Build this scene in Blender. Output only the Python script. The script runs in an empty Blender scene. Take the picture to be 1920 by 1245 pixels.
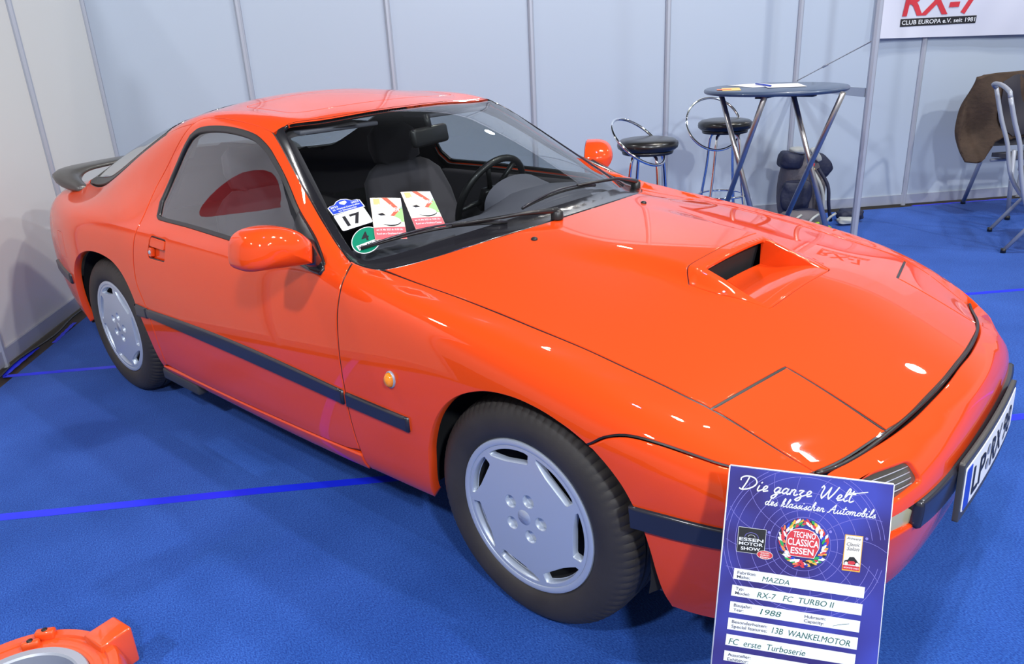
import bpy,bmesh,math,random
import numpy as np
from mathutils import Vector,Matrix
from mathutils.bvhtree import BVHTree
from mathutils.geometry import delaunay_2d_cdt
C=bpy.context.scene.collection
sc=bpy.context.scene
# ---------------- camera
CAM=(1.0605,-1.9785,1.3888);YAW,PIT,ROL,FPX=2.31201,-.363864,-.051715,1430.67
def cam_axes():
    f=Vector((math.cos(PIT)*math.cos(YAW),math.cos(PIT)*math.sin(YAW),math.sin(PIT)))
    r=f.cross(Vector((0,0,1))).normalized();u=r.cross(f)
    c,s=math.cos(ROL),math.sin(ROL)
    return r*c+u*s,-r*s+u*c,f
cr,cu,cf=cam_axes()
cd=bpy.data.cameras.new('camera');cam=bpy.data.objects.new('camera',cd);C.objects.link(cam)
cam.matrix_world=Matrix(((cr.x,cu.x,-cf.x,CAM[0]),(cr.y,cu.y,-cf.y,CAM[1]),(cr.z,cu.z,-cf.z,CAM[2]),(0,0,0,1)))
cd.sensor_fit='HORIZONTAL';cd.sensor_width=36;cd.lens=FPX*36/1920;cd.clip_start=.05;cd.clip_end=100
sc.camera=cam
sc.view_settings.view_transform='Standard';sc.view_settings.look='None';sc.view_settings.gamma=1;sc.view_settings.exposure=-.95
# ---------------- world and lights: a dim hall roof above, brighter hall around at eye level
w=bpy.data.worlds.new('hall');sc.world=w;w.use_nodes=True
def hall():
    nt=w.node_tree;bg=nt.nodes['Background'];tc=nt.nodes.new('ShaderNodeTexCoord');sx=nt.nodes.new('ShaderNodeSeparateXYZ');r=nt.nodes.new('ShaderNodeValToRGB')
    e=r.color_ramp.elements;e[0].position=.0;e[0].color=(.80,.82,.85,1);e[1].position=.75;e[1].color=(.045,.048,.055,1)
    k=r.color_ramp.elements.new(.22);k.color=(.95,1.0,1.08,1);k=r.color_ramp.elements.new(.42);k.color=(.20,.22,.25,1)
    nt.links.new(tc.outputs['Generated'],sx.inputs[0]);nt.links.new(sx.outputs['Z'],r.inputs[0]);nt.links.new(r.outputs[0],bg.inputs[0]);bg.inputs[1].default_value=1.0
hall()
def area(name,loc,to,size,power,col,size_y=None):
    l=bpy.data.lights.new(name,'AREA');l.energy=power;l.color=col;l.size=size;l.shape='DISK' if size_y is None else 'RECTANGLE'
    if size_y:l.size_y=size_y
    o=bpy.data.objects.new(name,l);C.objects.link(o);o.location=loc;o.rotation_euler=(Vector(to)-Vector(loc)).to_track_quat('-Z','Y').to_euler();return o
# hall lamps high above the stands, the last few are added fill lamps
area('hall_and_fill_lamp',(.6,2.2,7.0),(-1.2,0,0),.36,330,(1,.97,.92))
area('hall_and_fill_lamp',(4.3,-3.6,4.3),(-.8,.2,.4),.40,430,(.86,.92,1))
area('hall_and_fill_lamp',(.7,-4.9,4.9),(-.9,0,.4),.34,310,(.95,.96,1))
area('hall_and_fill_lamp',(4.0,4.3,6.5),(-1.0,2.0,.5),.20,200,(.84,.92,1))
area('hall_and_fill_lamp',(-4.5,-2.6,6.5),(-1.5,0,.5),.32,170,(.95,.95,.95))
area('hall_and_fill_lamp',(2.4,10.2,6.6),(0,0,.5),.32,130,(1,.96,.90))
area('hall_and_fill_lamp',(-6.2,9.2,6.6),(-1,0,.5),.34,170,(1,.95,.86))
area('stage_lamp',(-.1,.4,6.5),(.3,-.7,.6),.22,45,(.50,.30,1))
area('hall_and_fill_lamp',(7.0,-1.0,5.0),(0,3.4,.4),.4,200,(.84,.90,1))  # added fill lamp, brightens the carpet at far right
area('hall_and_fill_lamp',(1.2,2.9,6.2),(-3.4,-.6,.6),.25,190,(1,.93,.80))  # added warm fill lamp to lift the left wall
area('hall_and_fill_lamp',(5.6,.2,5.4),(.8,-.2,.4),.22,430,(1,.97,.93))  # fill lamp added in front so the nose is brighter
# ---- master body surface of the car (half, y>0), Catmull-Clark cage whose limit passes through these points
SIDE_X=[-3.0,-2.65,-2.34,-2.0,-1.7,-1.35,-1.0,-.68,-.35,0,.25,.45]
ROWS=[ # per station: list of 11 (x or None,y,z)
 [(-2.96,.735,.25),(-2.98,.765,.33),(-3.0,.785,.46),(-3.0,.785,.62),(-3.0,.77,.72),(-2.99,.735,.785),(-2.98,.68,.822),(-2.96,.61,.833),(-2.96,.48,.895),(-2.96,.25,.958),(-2.96,0,.975)],
 [(0,.79,.22),(0,.815,.30),(0,.828,.46),(0,.828,.62),(0,.81,.735),(0,.765,.79),(0,.70,.816),(0,.618,.845),(0,.49,1.005),(0,.25,1.063),(0,0,1.075)],
 [(0,.80,.21),(0,.83,.28),(0,.843,.46),(0,.843,.62),(0,.825,.745),(0,.768,.808),(0,.688,.864),(0,.605,.968),(0,.47,1.092),(0,.24,1.136),(0,0,1.147)],
 [(0,.80,.20),(0,.83,.27),(0,.845,.46),(0,.842,.62),(0,.82,.76),(0,.770,.828),(0,.664,.968),(0,.577,1.125),(0,.44,1.178),(0,.225,1.204),(0,0,1.212)],
 [(0,.80,.20),(0,.83,.27),(0,.845,.46),(0,.84,.62),(0,.816,.76),(0,.768,.838),(0,.655,1.01),(0,.553,1.165),(0,.42,1.203),(0,.22,1.226),(0,0,1.234)],
 [(0,.80,.20),(0,.83,.27),(0,.845,.46),(0,.84,.62),(0,.816,.76),(0,.768,.838),(-1.34,.65,1.015),(-1.30,.525,1.152),(-1.25,.40,1.167),(-1.21,.21,1.173),(-1.20,0,1.175)],
 [(0,.80,.20),(0,.83,.27),(0,.845,.46),(0,.84,.62),(0,.816,.76),(0,.772,.835),(-1.01,.695,.92),(-1.0,.61,.985),(-.91,.44,1.02),(-.85,.22,1.04),(-.83,0,1.046)],
 [(0,.80,.21),(0,.83,.28),(0,.845,.46),(0,.84,.62),(0,.82,.75),(0,.785,.803),(-.69,.742,.818),(-.70,.69,.812),(-.58,.46,.848),(-.51,.23,.866),(-.49,0,.872)],
 [(0,.80,.22),(0,.83,.29),(0,.845,.46),(0,.84,.60),(0,.825,.715),(0,.785,.768),(0,.735,.782),(0,.68,.776),(0,.46,.812),(0,.23,.835),(0,0,.842)],
 [(0,.79,.22),(0,.825,.30),(0,.843,.46),(0,.843,.60),(0,.832,.677),(0,.79,.724),(0,.735,.738),(0,.68,.735),(0,.45,.765),(0,.22,.79),(0,0,.797)],
 [(0,.785,.21),(0,.812,.30),(0,.832,.45),(0,.835,.56),(0,.820,.632),(0,.782,.676),(0,.735,.692),(0,.675,.690),(0,.45,.717),(0,.22,.745),(0,0,.752)],
 [(.43,.76,.20),(.45,.785,.30),(.46,.80,.44),(.46,.802,.52),(.46,.792,.575),(.455,.765,.615),(.45,.72,.636),(.45,.66,.642),(.46,.44,.665),(.47,.22,.685),(.47,0,.69)],
]
# wraps: rows 0..7
TAILW=[
 [(-3.10,.64,.25),(-3.15,.67,.33),(-3.19,.69,.46),(-3.19,.69,.62),(-3.17,.675,.73),(-3.15,.65,.785),(-3.12,.61,.818),(-3.09,.57,.832)],
 [(-3.2,.44,.25),(-3.26,.45,.33),(-3.30,.46,.46),(-3.30,.46,.62),(-3.27,.455,.74),(-3.24,.45,.80),(-3.21,.44,.83),(-3.18,.42,.838)],
 [(-3.24,.22,.25),(-3.30,.225,.33),(-3.345,.23,.46),(-3.345,.23,.62),(-3.315,.23,.745),(-3.285,.225,.80),(-3.25,.22,.832),(-3.22,.21,.845)],
 [(-3.25,0,.25),(-3.31,0,.33),(-3.355,0,.46),(-3.355,0,.62),(-3.325,0,.745),(-3.295,0,.80),(-3.26,0,.832),(-3.23,0,.847)],
]
NOSEW=[
 [(.60,.66,.20),(.635,.685,.30),(.655,.70,.42),(.655,.70,.47),(.645,.69,.51),(.635,.67,.535),(.62,.64,.55),(.602,.60,.556)],
 [(.71,.44,.20),(.74,.465,.30),(.757,.475,.40),(.76,.475,.455),(.753,.47,.495),(.738,.455,.528),(.71,.44,.555),(.665,.42,.574)],
 [(.74,.22,.20),(.768,.23,.30),(.782,.235,.41),(.785,.235,.46),(.783,.23,.505),(.770,.225,.543),(.752,.22,.572),(.70,.21,.592)],
 [(.75,0,.20),(.773,0,.30),(.786,0,.41),(.790,0,.465),(.790,0,.51),(.781,0,.549),(.765,0,.579),(.712,0,.60)],
]
def build_cage():
    V=[];idx={}
    for i,st in enumerate(ROWS):
        for j,(x,y,z) in enumerate(st):
            idx[('s',i,j)]=len(V);V.append((x if x else SIDE_X[i],y,z))
    for nm,wr in (('t',TAILW),('n',NOSEW)):
        for i,st in enumerate(wr):
            for j,p in enumerate(st):
                idx[(nm,i,j)]=len(V);V.append(p)
    F=[]
    S=lambda i,j:idx[('s',i,j)]
    for i in range(len(ROWS)-1):
        for j in range(10):F.append((S(i,j),S(i,j+1),S(i+1,j+1),S(i+1,j)))
    for nm,e,flip in (('t',0,True),('n',len(ROWS)-1,False)):
        col=lambda i,j:S(e,j) if i<0 else idx[(nm,i,j)]
        for i in range(-1,3):
            for j in range(7):
                f=(col(i,j),col(i,j+1),col(i+1,j+1),col(i+1,j));F.append(f[::-1] if flip else f)
        # top fan : s(e,7..10) with wrap 7
        top=[S(e,7),S(e,8),S(e,9),S(e,10)];w=[idx[(nm,0,7)],idx[(nm,1,7)],idx[(nm,2,7)],idx[(nm,3,7)]]
        for k in range(3):
            f=(top[k],top[k+1],w[k+1],w[k]);F.append(f[::-1] if flip else f)
    return V,F,idx
def fair(V,idx,lam_r=.30,lam_c=.06,wt=1.):
    # least-squares fairing of the hand-placed points: small moves that even out curvature along rows and columns
    n=len(V);T=np.array(V,float);rows=[];rhs=[]
    import itertools
    eqs=[]  # list of (coef dict, weight); handles mirrored refs with sign on y
    S=lambda i,j:(idx[('s',i,j)],1)
    def poly(pts,lam):
        P=np.array([T[k]*(1,s,1) for k,s in pts]);h=np.linalg.norm(np.diff(P,axis=0),axis=1)
        def d2(i):
            a,b=h[i-1],h[i];return {i-1:2/(a*(a+b)),i:-2/(a*b),i+1:2/(b*(a+b))}
        for i in range(1,len(pts)-2):
            A=d2(i);B=d2(i+1);m=h[i];c={}
            for k,v in A.items():c[k]=c.get(k,0)-v*m*m
            for k,v in B.items():c[k]=c.get(k,0)+v*m*m
            eqs.append(([(pts[k][0],pts[k][1],v) for k,v in c.items()],lam))
    ns=len(ROWS)
    for j in range(0,8):
        tail=[(idx[('t',i,j)],1) for i in (3,2,1,0)];nose=[(idx[('n',i,j)],1) for i in range(4)]
        body=[S(i,j) for i in range(ns)]
        full=[(k,-1) for k,_ in tail[1:3][::-1]]+tail+body+nose+[(k,-1) for k,_ in nose[1:3][::-1]]
        if j<7:
            poly(full,lam_r)
        else:
            poly(body[:6],lam_r);poly(body[5:8],lam_r);poly(body[7:],lam_r)
            poly([(k,-1) for k,_ in tail[1:3][::-1]]+tail,lam_r);poly(nose+[(k,-1) for k,_ in nose[1:3][::-1]],lam_r)
    for j in range(8,11):
        b=[S(i,j) for i in range(ns)];poly([(idx[('t',j-7,7)],1)]+b[:6],lam_r);poly(b[5:8],lam_r);poly(b[7:]+[(idx[('n',j-7,7)],1)],lam_r)
    for i in range(ns):
        c=[S(i,j) for j in range(11)];m=[(k,-1) for k,_ in c[8:10][::-1]]
        if i in(5,6,7):poly(c[:8],lam_c);poly(c[7:]+m,lam_c*6)
        else:poly(c+m,lam_c)
        poly(c[7:]+m,lam_c*6)
    for nm in 'tn':
        for i in range(4):poly([(idx[(nm,i,j)],1) for j in range(8)],lam_c)
    out=np.zeros_like(T)
    for ax in range(3):
        A=np.zeros((n+len(eqs),n));b=np.zeros(n+len(eqs))
        for k in range(n):A[k,k]=wt;b[k]=T[k,ax]*wt
        for e,(c,l) in enumerate(eqs):
            for k,s,v in c:A[n+e,k]+=v*l*(s if ax==1 else 1)
        out[:,ax]=np.linalg.lstsq(A,b,rcond=None)[0]
    for k in range(n):
        if abs(T[k,1])<1e-6:out[k,1]=0
    d=np.linalg.norm(out-T,axis=1);print('fair move mean %.4f max %.4f'%(d.mean(),d.max()))
    return [tuple(p) for p in out]
def cc_mesh(V,F,lvl,crease=None,name='m'):
    me=bpy.data.meshes.new(name);me.from_pydata([tuple(v) for v in V],[],F);me.update()
    if crease:
        at=me.attributes.new('crease_edge','FLOAT','EDGE')
        for e in me.edges:
            k=frozenset(e.vertices)
            if k in crease:at.data[e.index].value=crease[k]
    ob=bpy.data.objects.new(name,me);C.objects.link(ob)
    m=ob.modifiers.new('s','SUBSURF');m.levels=lvl;m.render_levels=lvl;m.boundary_smooth='ALL'
    dg=bpy.context.evaluated_depsgraph_get();ev=ob.evaluated_get(dg);em=ev.to_mesh()
    co=np.empty(len(em.vertices)*3);em.vertices.foreach_get('co',co);co=co.reshape(-1,3)
    no=np.empty(len(em.vertices)*3);em.vertices.foreach_get('normal',no);no=no.reshape(-1,3)
    ff=[tuple(p.vertices) for p in em.polygons]
    ev.to_mesh_clear();bpy.data.objects.remove(ob);bpy.data.meshes.remove(me)
    return co,no,ff
def full_cage():
    V,F,idx=build_cage();V=fair(V,idx);n=len(V);mir={};V2=list(V)
    for i,(x,y,z) in enumerate(V):
        if abs(y)<1e-6:mir[i]=i
        else:mir[i]=len(V2);V2.append((x,-y,z))
    F2=list(F)+[tuple(mir[i] for i in f)[::-1] for f in F]
    return V2,F2,idx,mir
def master(lvl=4,iters=3):
    V,F,idx,mir=full_cage();T=np.array(V,float);P=T.copy()
    S=lambda i,j:idx[('s',i,j)]
    cr={}
    def add(a,b,w):
        cr[frozenset((a,b))]=w;cr[frozenset((mir[a],mir[b]))]=w
    for j in range(7,10):add(S(7,j),S(7,j+1),.6)
    for i in (5,6):add(S(i,7),S(i+1,7),.45)
    for j in range(7,10):add(S(5,j),S(5,j+1),.3)
    for _ in range(iters):
        co,no,ff=cc_mesh(P,F,2,cr)
        P=P+(T-co[:len(T)])*.9
    return cc_mesh(P,F,lvl,cr)
# ---------------- helpers
def link(name,verts,faces,mat,parent=None,smooth=True,normals=None):
    me=bpy.data.meshes.new(name);me.from_pydata([tuple(v) for v in verts],[],[tuple(f) for f in faces])
    me.validate(clean_customdata=False)
    if smooth:me.polygons.foreach_set('use_smooth',[True]*len(me.polygons))
    if normals is not None and len(me.vertices)==len(normals):me.normals_split_custom_set_from_vertices([tuple(n) for n in normals])
    o=bpy.data.objects.new(name,me);C.objects.link(o)
    for m in (mat if isinstance(mat,(list,tuple)) else [mat]):me.materials.append(m)
    if parent is not None:o.parent=parent
    return o
def tag(o,label=None,cat=None,group=None,kind=None):
    if label:o['label']=label
    if cat:o['category']=cat
    if group:o['group']=group
    if kind:o['kind']=kind
    return o
def thing(name,label,cat,loc=(0,0,0),rz=0,group=None):
    o=bpy.data.objects.new(name,None);C.objects.link(o);o.location=loc;o.rotation_euler=(0,0,rz);o.empty_display_size=.1
    return tag(o,label,cat,group)
class MB:
    def __init__(s):s.v=[];s.f=[];s.mi=[]
    def add(s,V,F,M=None,mi=0):
        b=len(s.v)
        s.v+=[tuple(M@Vector(p)) if M is not None else tuple(p) for p in V];s.f+=[tuple(i+b for i in f) for f in F];s.mi+=[mi]*len(F);return s
    def box(s,c,d,M=None,bev=0,mi=0):
        x,y,z=[k/2 for k in d];c=Vector(c)
        if bev<=0:
            V=[c+Vector((a*x,b*y,e*z)) for a in(-1,1) for b in(-1,1) for e in(-1,1)]
            F=[(0,1,3,2),(4,6,7,5),(0,4,5,1),(2,3,7,6),(0,2,6,4),(1,5,7,3)]
            return s.add(V,F,M,mi)
        bm=bmesh.new();bmesh.ops.create_cube(bm,size=1)
        for v in bm.verts:v.co=Vector((v.co.x*2*x,v.co.y*2*y,v.co.z*2*z))+c
        bmesh.ops.bevel(bm,geom=bm.edges[:],offset=bev,segments=3,profile=.5,affect='EDGES')
        bm.verts.index_update();V=[v.co.copy() for v in bm.verts];F=[tuple(v.index for v in f.verts) for f in bm.faces];bm.free()
        return s.add(V,F,M,mi)
    def tube(s,pts,r,seg=12,closed=False,M=None,mi=0,caps=True):
        P=[Vector(p) for p in pts];n=len(P);R=r if isinstance(r,(list,tuple)) else [r]*n
        V=[];up=None
        for i in range(n):
            a=P[(i-1)%n] if (i>0 or closed) else P[i];b=P[(i+1)%n] if (i<n-1 or closed) else P[i]
            t=(b-a).normalized()
            if up is None:
                up=Vector((0,0,1)) if abs(t.z)<.9 else Vector((1,0,0))
            x=t.cross(up).normalized() if t.cross(up).length>1e-4 else t.orthogonal().normalized();up=x.cross(t).normalized()
            for k in range(seg):
                an=2*math.pi*k/seg;V.append(P[i]+(x*math.cos(an)+up*math.sin(an))*R[i])
        F=[]
        for i in range(n if closed else n-1):
            j=(i+1)%n
            for k in range(seg):
                l=(k+1)%seg;F.append((i*seg+k,j*seg+k,j*seg+l,i*seg+l))
        if not closed and caps:F+=[tuple(range(seg)),tuple((n-1)*seg+k for k in range(seg))[::-1]]
        return s.add(V,F,M,mi)
    def lathe(s,prof,seg=48,M=None,mi=0,ang=(0,2*math.pi),closed_prof=False):
        # prof: (r,z) revolve about z
        full=abs(ang[1]-ang[0]-2*math.pi)<1e-6;m=seg if full else seg+1;V=[];n=len(prof)
        for k in range(m):
            a=ang[0]+(ang[1]-ang[0])*k/seg
            for r,z in prof:V.append((r*math.cos(a),r*math.sin(a),z))
        F=[]
        for k in range(seg):
            l=(k+1)%m
            for i in range(n if closed_prof else n-1):
                j=(i+1)%n;F.append((k*n+i,l*n+i,l*n+j,k*n+j))
        return s.add(V,F,M,mi)
    def build(s,name,mat,parent=None,smooth=True,angle=None):
        o=link(name,s.v,s.f,mat,parent,smooth)
        if isinstance(mat,(list,tuple)) and len(o.data.polygons)==len(s.mi):o.data.polygons.foreach_set('material_index',s.mi)
        if smooth and angle:
            bm=bmesh.new();bm.from_mesh(o.data);bmesh.ops.remove_doubles(bm,verts=bm.verts,dist=1e-6);bmesh.ops.recalc_face_normals(bm,faces=bm.faces);bm.to_mesh(o.data);bm.free()
            o.data.set_sharp_from_angle(angle=math.radians(angle))
        return o
def catmull(pts,ds,closed=True,corner=32):
    # densify a polyline; smooth through gentle bends, straight at corners
    P=[np.array(p,float) for p in pts];n=len(P);out=[]
    def isc(i):
        if not closed and i in(0,n-1):return True
        a=P[i]-P[i-1];b=P[(i+1)%n]-P[i];c=a@b/(np.linalg.norm(a)*np.linalg.norm(b)+1e-12);return math.degrees(math.acos(max(-1,min(1,c))))>corner
    cor=[isc(i) for i in range(n)]
    for i in range(n if closed else n-1):
        p1,p2=P[i],P[(i+1)%n];L=np.linalg.norm(p2-p1)
        p0=P[i-1] if not cor[i] else 2*p1-p2;p3=P[(i+2)%n] if not cor[(i+1)%n] else 2*p2-p1
        # centripetal-ish tangents limited by segment length
        t1=(p2-p0);t1=t1/ (np.linalg.norm(t1)+1e-9)*L;t2=(p3-p1);t2=t2/(np.linalg.norm(t2)+1e-9)*L
        k=max(1,int(round(L/ds)))
        for q in range(k):
            t=q/k;h=2*t**3-3*t*t+1,t**3-2*t*t+t,-2*t**3+3*t*t,t**3-t*t
            out.append(h[0]*p1+h[1]*t1+h[2]*p2+h[3]*t2)
    if not closed:out.append(P[-1])
    return out
def rloop(pts,r,n=5,closed=True):
    # round polygon corners by radius r
    out=[];P=[np.array(p,float) for p in pts];m=len(P)
    for i in range(m):
        a,b,c=P[i-1],P[i],P[(i+1)%m];u=a-b;v=c-b;lu,lv=np.linalg.norm(u),np.linalg.norm(v);d=min(r,lu*.45,lv*.45);u=u/lu*d;v=v/lv*d
        for k in range(n+1):
            t=k/n;out.append(b+u*(1-t)**2+v*t*t)
    return out
def area(L):
    return sum(L[i-1][0]*L[i][1]-L[i][0]*L[i-1][1] for i in range(len(L)))/2
def inside(p,L):
    x,y=p;c=False;j=len(L)-1
    for i in range(len(L)):
        if (L[i][1]>y)!=(L[j][1]>y) and x<(L[j][0]-L[i][0])*(y-L[i][1])/(L[j][1]-L[i][1])+L[i][0]:c=not c
        j=i
    return c
def inside_np(PX,PY,L):
    L=np.array(L);c=np.zeros(len(PX),bool);x1,y1=L[:,0],L[:,1];x0,y0=np.roll(x1,1),np.roll(y1,1)
    for i in range(len(L)):
        m=(y1[i]>PY)!=(y0[i]>PY)
        with np.errstate(all='ignore'):xx=(x0[i]-x1[i])*(PY-y1[i])/(y0[i]-y1[i]+1e-15)+x1[i]
        c^=m&(PX<xx)
    return c
def offset(L,d):
    # inward offset of a dense closed 2D loop
    s=1 if area(L)>0 else -1;L=[np.array(p) for p in L];n=len(L);o=[]
    for i in range(n):
        t=L[(i+1)%n]-L[i-1];t=t/(np.linalg.norm(t)+1e-12);o.append(L[i]+s*d*np.array((-t[1],t[0])))
    return o
def triangulate(loops,res):
    V=[];E=[]
    for L in loops:
        b=len(V);n=len(L);V+=[Vector(p) for p in L];E+=[(b+i,b+(i+1)%n) for i in range(n)]
    nb=len(V);B=np.array([tuple(v) for v in V]);lo=B.min(0);hi=B.max(0)
    gx=np.arange(lo[0]+res*.37,hi[0],res);gy=np.arange(lo[1]+res*.41,hi[1],res*.866);X,Y=np.meshgrid(gx,gy);X=X+(np.arange(len(gy))%2)[:,None]*res*.5
    X=X.ravel();Y=Y.ravel();ok=inside_np(X,Y,loops[0])
    for L in loops[1:]:ok&=~inside_np(X,Y,L)
    X,Y=X[ok],Y[ok]
    if len(X):
        keep=np.ones(len(X),bool)
        for i in range(0,nb,200):
            d=(X[:,None]-B[None,i:i+200,0])**2+(Y[:,None]-B[None,i:i+200,1])**2;keep&=d.min(1)>(res*.45)**2
        V+=[Vector((a,b)) for a,b in zip(X[keep],Y[keep])]
    ov,oe,of,om,_,_=delaunay_2d_cdt(V,E,[],0,1e-7)
    mp=[m[0] if m else -1 for m in om]
    cx=[];
    T=[]
    for f in of:
        c=(ov[f[0]]+ov[f[1]]+ov[f[2]])/3;T.append((f,c.x,c.y))
    cx=np.array([t[1] for t in T]);cy=np.array([t[2] for t in T]);ok=inside_np(cx,cy,loops[0])
    for L in loops[1:]:ok&=~inside_np(cx,cy,L)
    tris=[tuple(mp[i] for i in T[k][0]) for k in np.nonzero(ok)[0]]
    return [tuple(v) for v in V],nb,[t for t in tris if min(t)>=0 and len(set(t))==3]
class Plane:
    # flat surface: local 2D metres -> 3D
    def __init__(s,o,ex,ey,bulge=None):s.o=Vector(o);s.ex=Vector(ex).normalized();s.ey=Vector(ey).normalized();s.n=s.ex.cross(s.ey);s.b=bulge
    def to2(s,p):return (p[0],p[1])
    def ev(s,u,v):
        p=s.o+s.ex*u+s.ey*v
        if s.b:
            h,gu,gv=s.b(u,v);return p+s.n*h,(s.n-s.ex*gu-s.ey*gv).normalized()
        return p,s.n.copy()
def make_master():
    co,no,ff=master(4)
    cv=[Vector(c) for c in co]
    return cv,[Vector(n) for n in no],ff,BVHTree.FromPolygons(cv,ff)
MV,MN,MF,MBV=make_master()
def mhit(o,d):
    h=MBV.ray_cast(o,d)
    if h[0] is None:
        h=MBV.find_nearest(o+d*.6)
    p,n,i=h[0],h[1],h[2];f=MF[i]
    from mathutils.interpolate import poly_3d_calc
    w=poly_3d_calc([MV[k] for k in f],p);q=Vector()
    for a,k in zip(w,f):q+=MN[k]*a
    q.normalize()
    return p,q
class Body:
    def __init__(s,kind,disp=None):s.k=kind;s.disp=disp
    def to2(s,p):
        if len(p)==2:return (p[0],p[1])
        if s.k=='top':return (p[0],p[1])
        if s.k=='side':
            y,z=-p[1]-.40,p[2]-.50;return (p[0],math.atan2(z,y)*.5)
        if s.k=='nose':
            d=Vector(p)-Vector((.12,0,.36));return (math.atan2(d.y,d.x)*.7,math.atan2(d.z,math.hypot(d.x,d.y))*.7)
        d=Vector(p)-Vector((-2.55,0,.5));return (math.atan2(d.y,-d.x)*.8,math.atan2(d.z,math.hypot(d.x,d.y))*.8)
    def ev(s,u,v):
        if s.k=='top':p,n=mhit(Vector((u,v,3)),Vector((0,0,-1)))
        elif s.k=='side':
            a=v/.5;p,n=mhit(Vector((u,-.40,.50)),Vector((0,-math.cos(a),math.sin(a))))
        elif s.k=='nose':
            a,b=u/.7,v/.7;p,n=mhit(Vector((.12,0,.36)),Vector((math.cos(a)*math.cos(b),math.sin(a)*math.cos(b),math.sin(b))))
        else:
            a,b=u/.8,v/.8;p,n=mhit(Vector((-2.55,0,.5)),Vector((-math.cos(a)*math.cos(b),math.sin(a)*math.cos(b),math.sin(b))))
        if s.disp:
            h,gx,gy=s.disp(p.x,p.y);p=p+Vector((0,0,h));n=(n-Vector((gx,gy,0))*n.z).normalized()
        return p,n
def panel(name,surf,loops,mat,parent=None,res=.03,ds=.012,gap=.0034,depth=.014,bev=.0014,off=0,dense=False,mirror=False,corner=32,back=False,holegap=None,seal=False):
    L2=[]
    for i,L in enumerate(loops):
        Q=L if dense else catmull([surf.to2(p) for p in L],ds,True,corner)
        Q=[np.array(q[:2],float) for q in Q]
        R=[Q[0]]
        for q in Q[1:]:
            if np.linalg.norm(q-R[-1])>1e-5:R.append(q)
        if np.linalg.norm(R[-1]-R[0])<1e-5:R.pop()
        L2.append(R)
    V2,nb,T=triangulate(L2,res)
    P=[];N=[]
    for u,v in V2:
        p,n=surf.ev(u,v);P.append(p+n*off);N.append(n)
    faces=[]
    for t in T:
        g=(P[t[1]]-P[t[0]]).cross(P[t[2]]-P[t[0]]);faces.append(t if g.dot(N[t[0]]+N[t[1]]+N[t[2]])>0 else t[::-1])
    b=0;VV=list(P);NN=list(N);seals=[]
    for li,R in enumerate(L2):
        lip=[];s=(1 if area(R)>0 else -1)*(1 if li==0 else -1);n=len(R);r1=[];r2=[];g_=gap if (li==0 or holegap is None) else holegap
        for i in range(n):
            t=R[(i+1)%n]-R[i-1];t=t/(np.linalg.norm(t)+1e-12);q=R[i]+s*.004*np.array((-t[1],t[0]))
            pq,_=surf.ev(q[0],q[1]);nn=N[b+i];d=pq+nn*off-P[b+i];d=d-nn*d.dot(nn);d=d.normalized() if d.length>1e-7 else Vector()
            base=P[b+i].copy();VV[b+i]=base+d*(g_+bev)
            r1.append(len(VV));VV.append(base+d*g_-nn*bev);NN.append((nn*.6-d).normalized())
            r2.append(len(VV));VV.append(base+d*g_-nn*depth);NN.append(-d if d.length>0 else nn)
            if seal:lip+=[base+d*(g_+.004)-nn*.0028,base-d*.0006-nn*.0034]
        if seal:
            seals.append(lip)
        for i in range(n):
            j=(i+1)%n
            for A,B,C_,D in ((b+i,b+j,r1[j],r1[i]),(r1[i],r1[j],r2[j],r2[i])):
                g=(VV[B]-VV[A]).cross(VV[C_]-VV[A]);e=NN[C_]+NN[D];faces.append((A,B,C_,D) if g.dot(e)>0 else (D,C_,B,A))
        b+=n
    if back:
        k=len(VV)
        for i in range(len(P)):VV.append(VV[i]-N[i]*depth);NN.append(-N[i])
        faces+=[tuple(k+i for i in t[::-1]) for t in faces[:len(T)]]
    if mirror:
        VV=[Vector((v.x,-v.y,v.z)) for v in VV];NN=[Vector((v.x,-v.y,v.z)) for v in NN];faces=[f[::-1] for f in faces]
    o=link(name,VV,faces,mat,parent,True,NN)
    for lp in seals:
        if mirror:lp=[Vector((v.x,-v.y,v.z)) for v in lp]
        k=len(lp)//2;arch=lambda v:v.z<.235 or (v.z<.665 and min(math.hypot(v.x-.03,v.z-.3),math.hypot(v.x+2.33,v.z-.3))<.40 and abs(v.y)>.7 and (v.x<.21 or v.z<.56));F=[(2*i,2*((i+1)%k),2*((i+1)%k)+1,2*i+1) for i in range(k) if not (arch(lp[2*i]) and arch(lp[2*((i+1)%k)]))]
        if F:link('gap_shade_seal',lp,F,M['rubber'],o,True)  # black seal strips put under panel gaps, standing for their shade
    return o
def bezier_text(s,w,h,shear=0,bold=0,res=3,align='L',spacing=1.0):
    cu=bpy.data.curves.new('t','FONT');cu.body=s;cu.size=1;cu.resolution_u=res;cu.offset=bold;cu.shear=shear;cu.space_character=spacing
    o=bpy.data.objects.new('t',cu);C.objects.link(o)
    dg=bpy.context.evaluated_depsgraph_get();me=bpy.data.meshes.new_from_object(o.evaluated_get(dg))
    V=np.array([tuple(v.co) for v in me.vertices]);F=[tuple(p.vertices) for p in me.polygons]
    bpy.data.objects.remove(o);bpy.data.curves.remove(cu);bpy.data.meshes.remove(me)
    x0,x1=V[:,0].min(),V[:,0].max();cap=.73
    V[:,0]=(V[:,0]-x0)/(x1-x0)*w;V[:,1]=V[:,1]/cap*h
    return V,F
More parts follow.
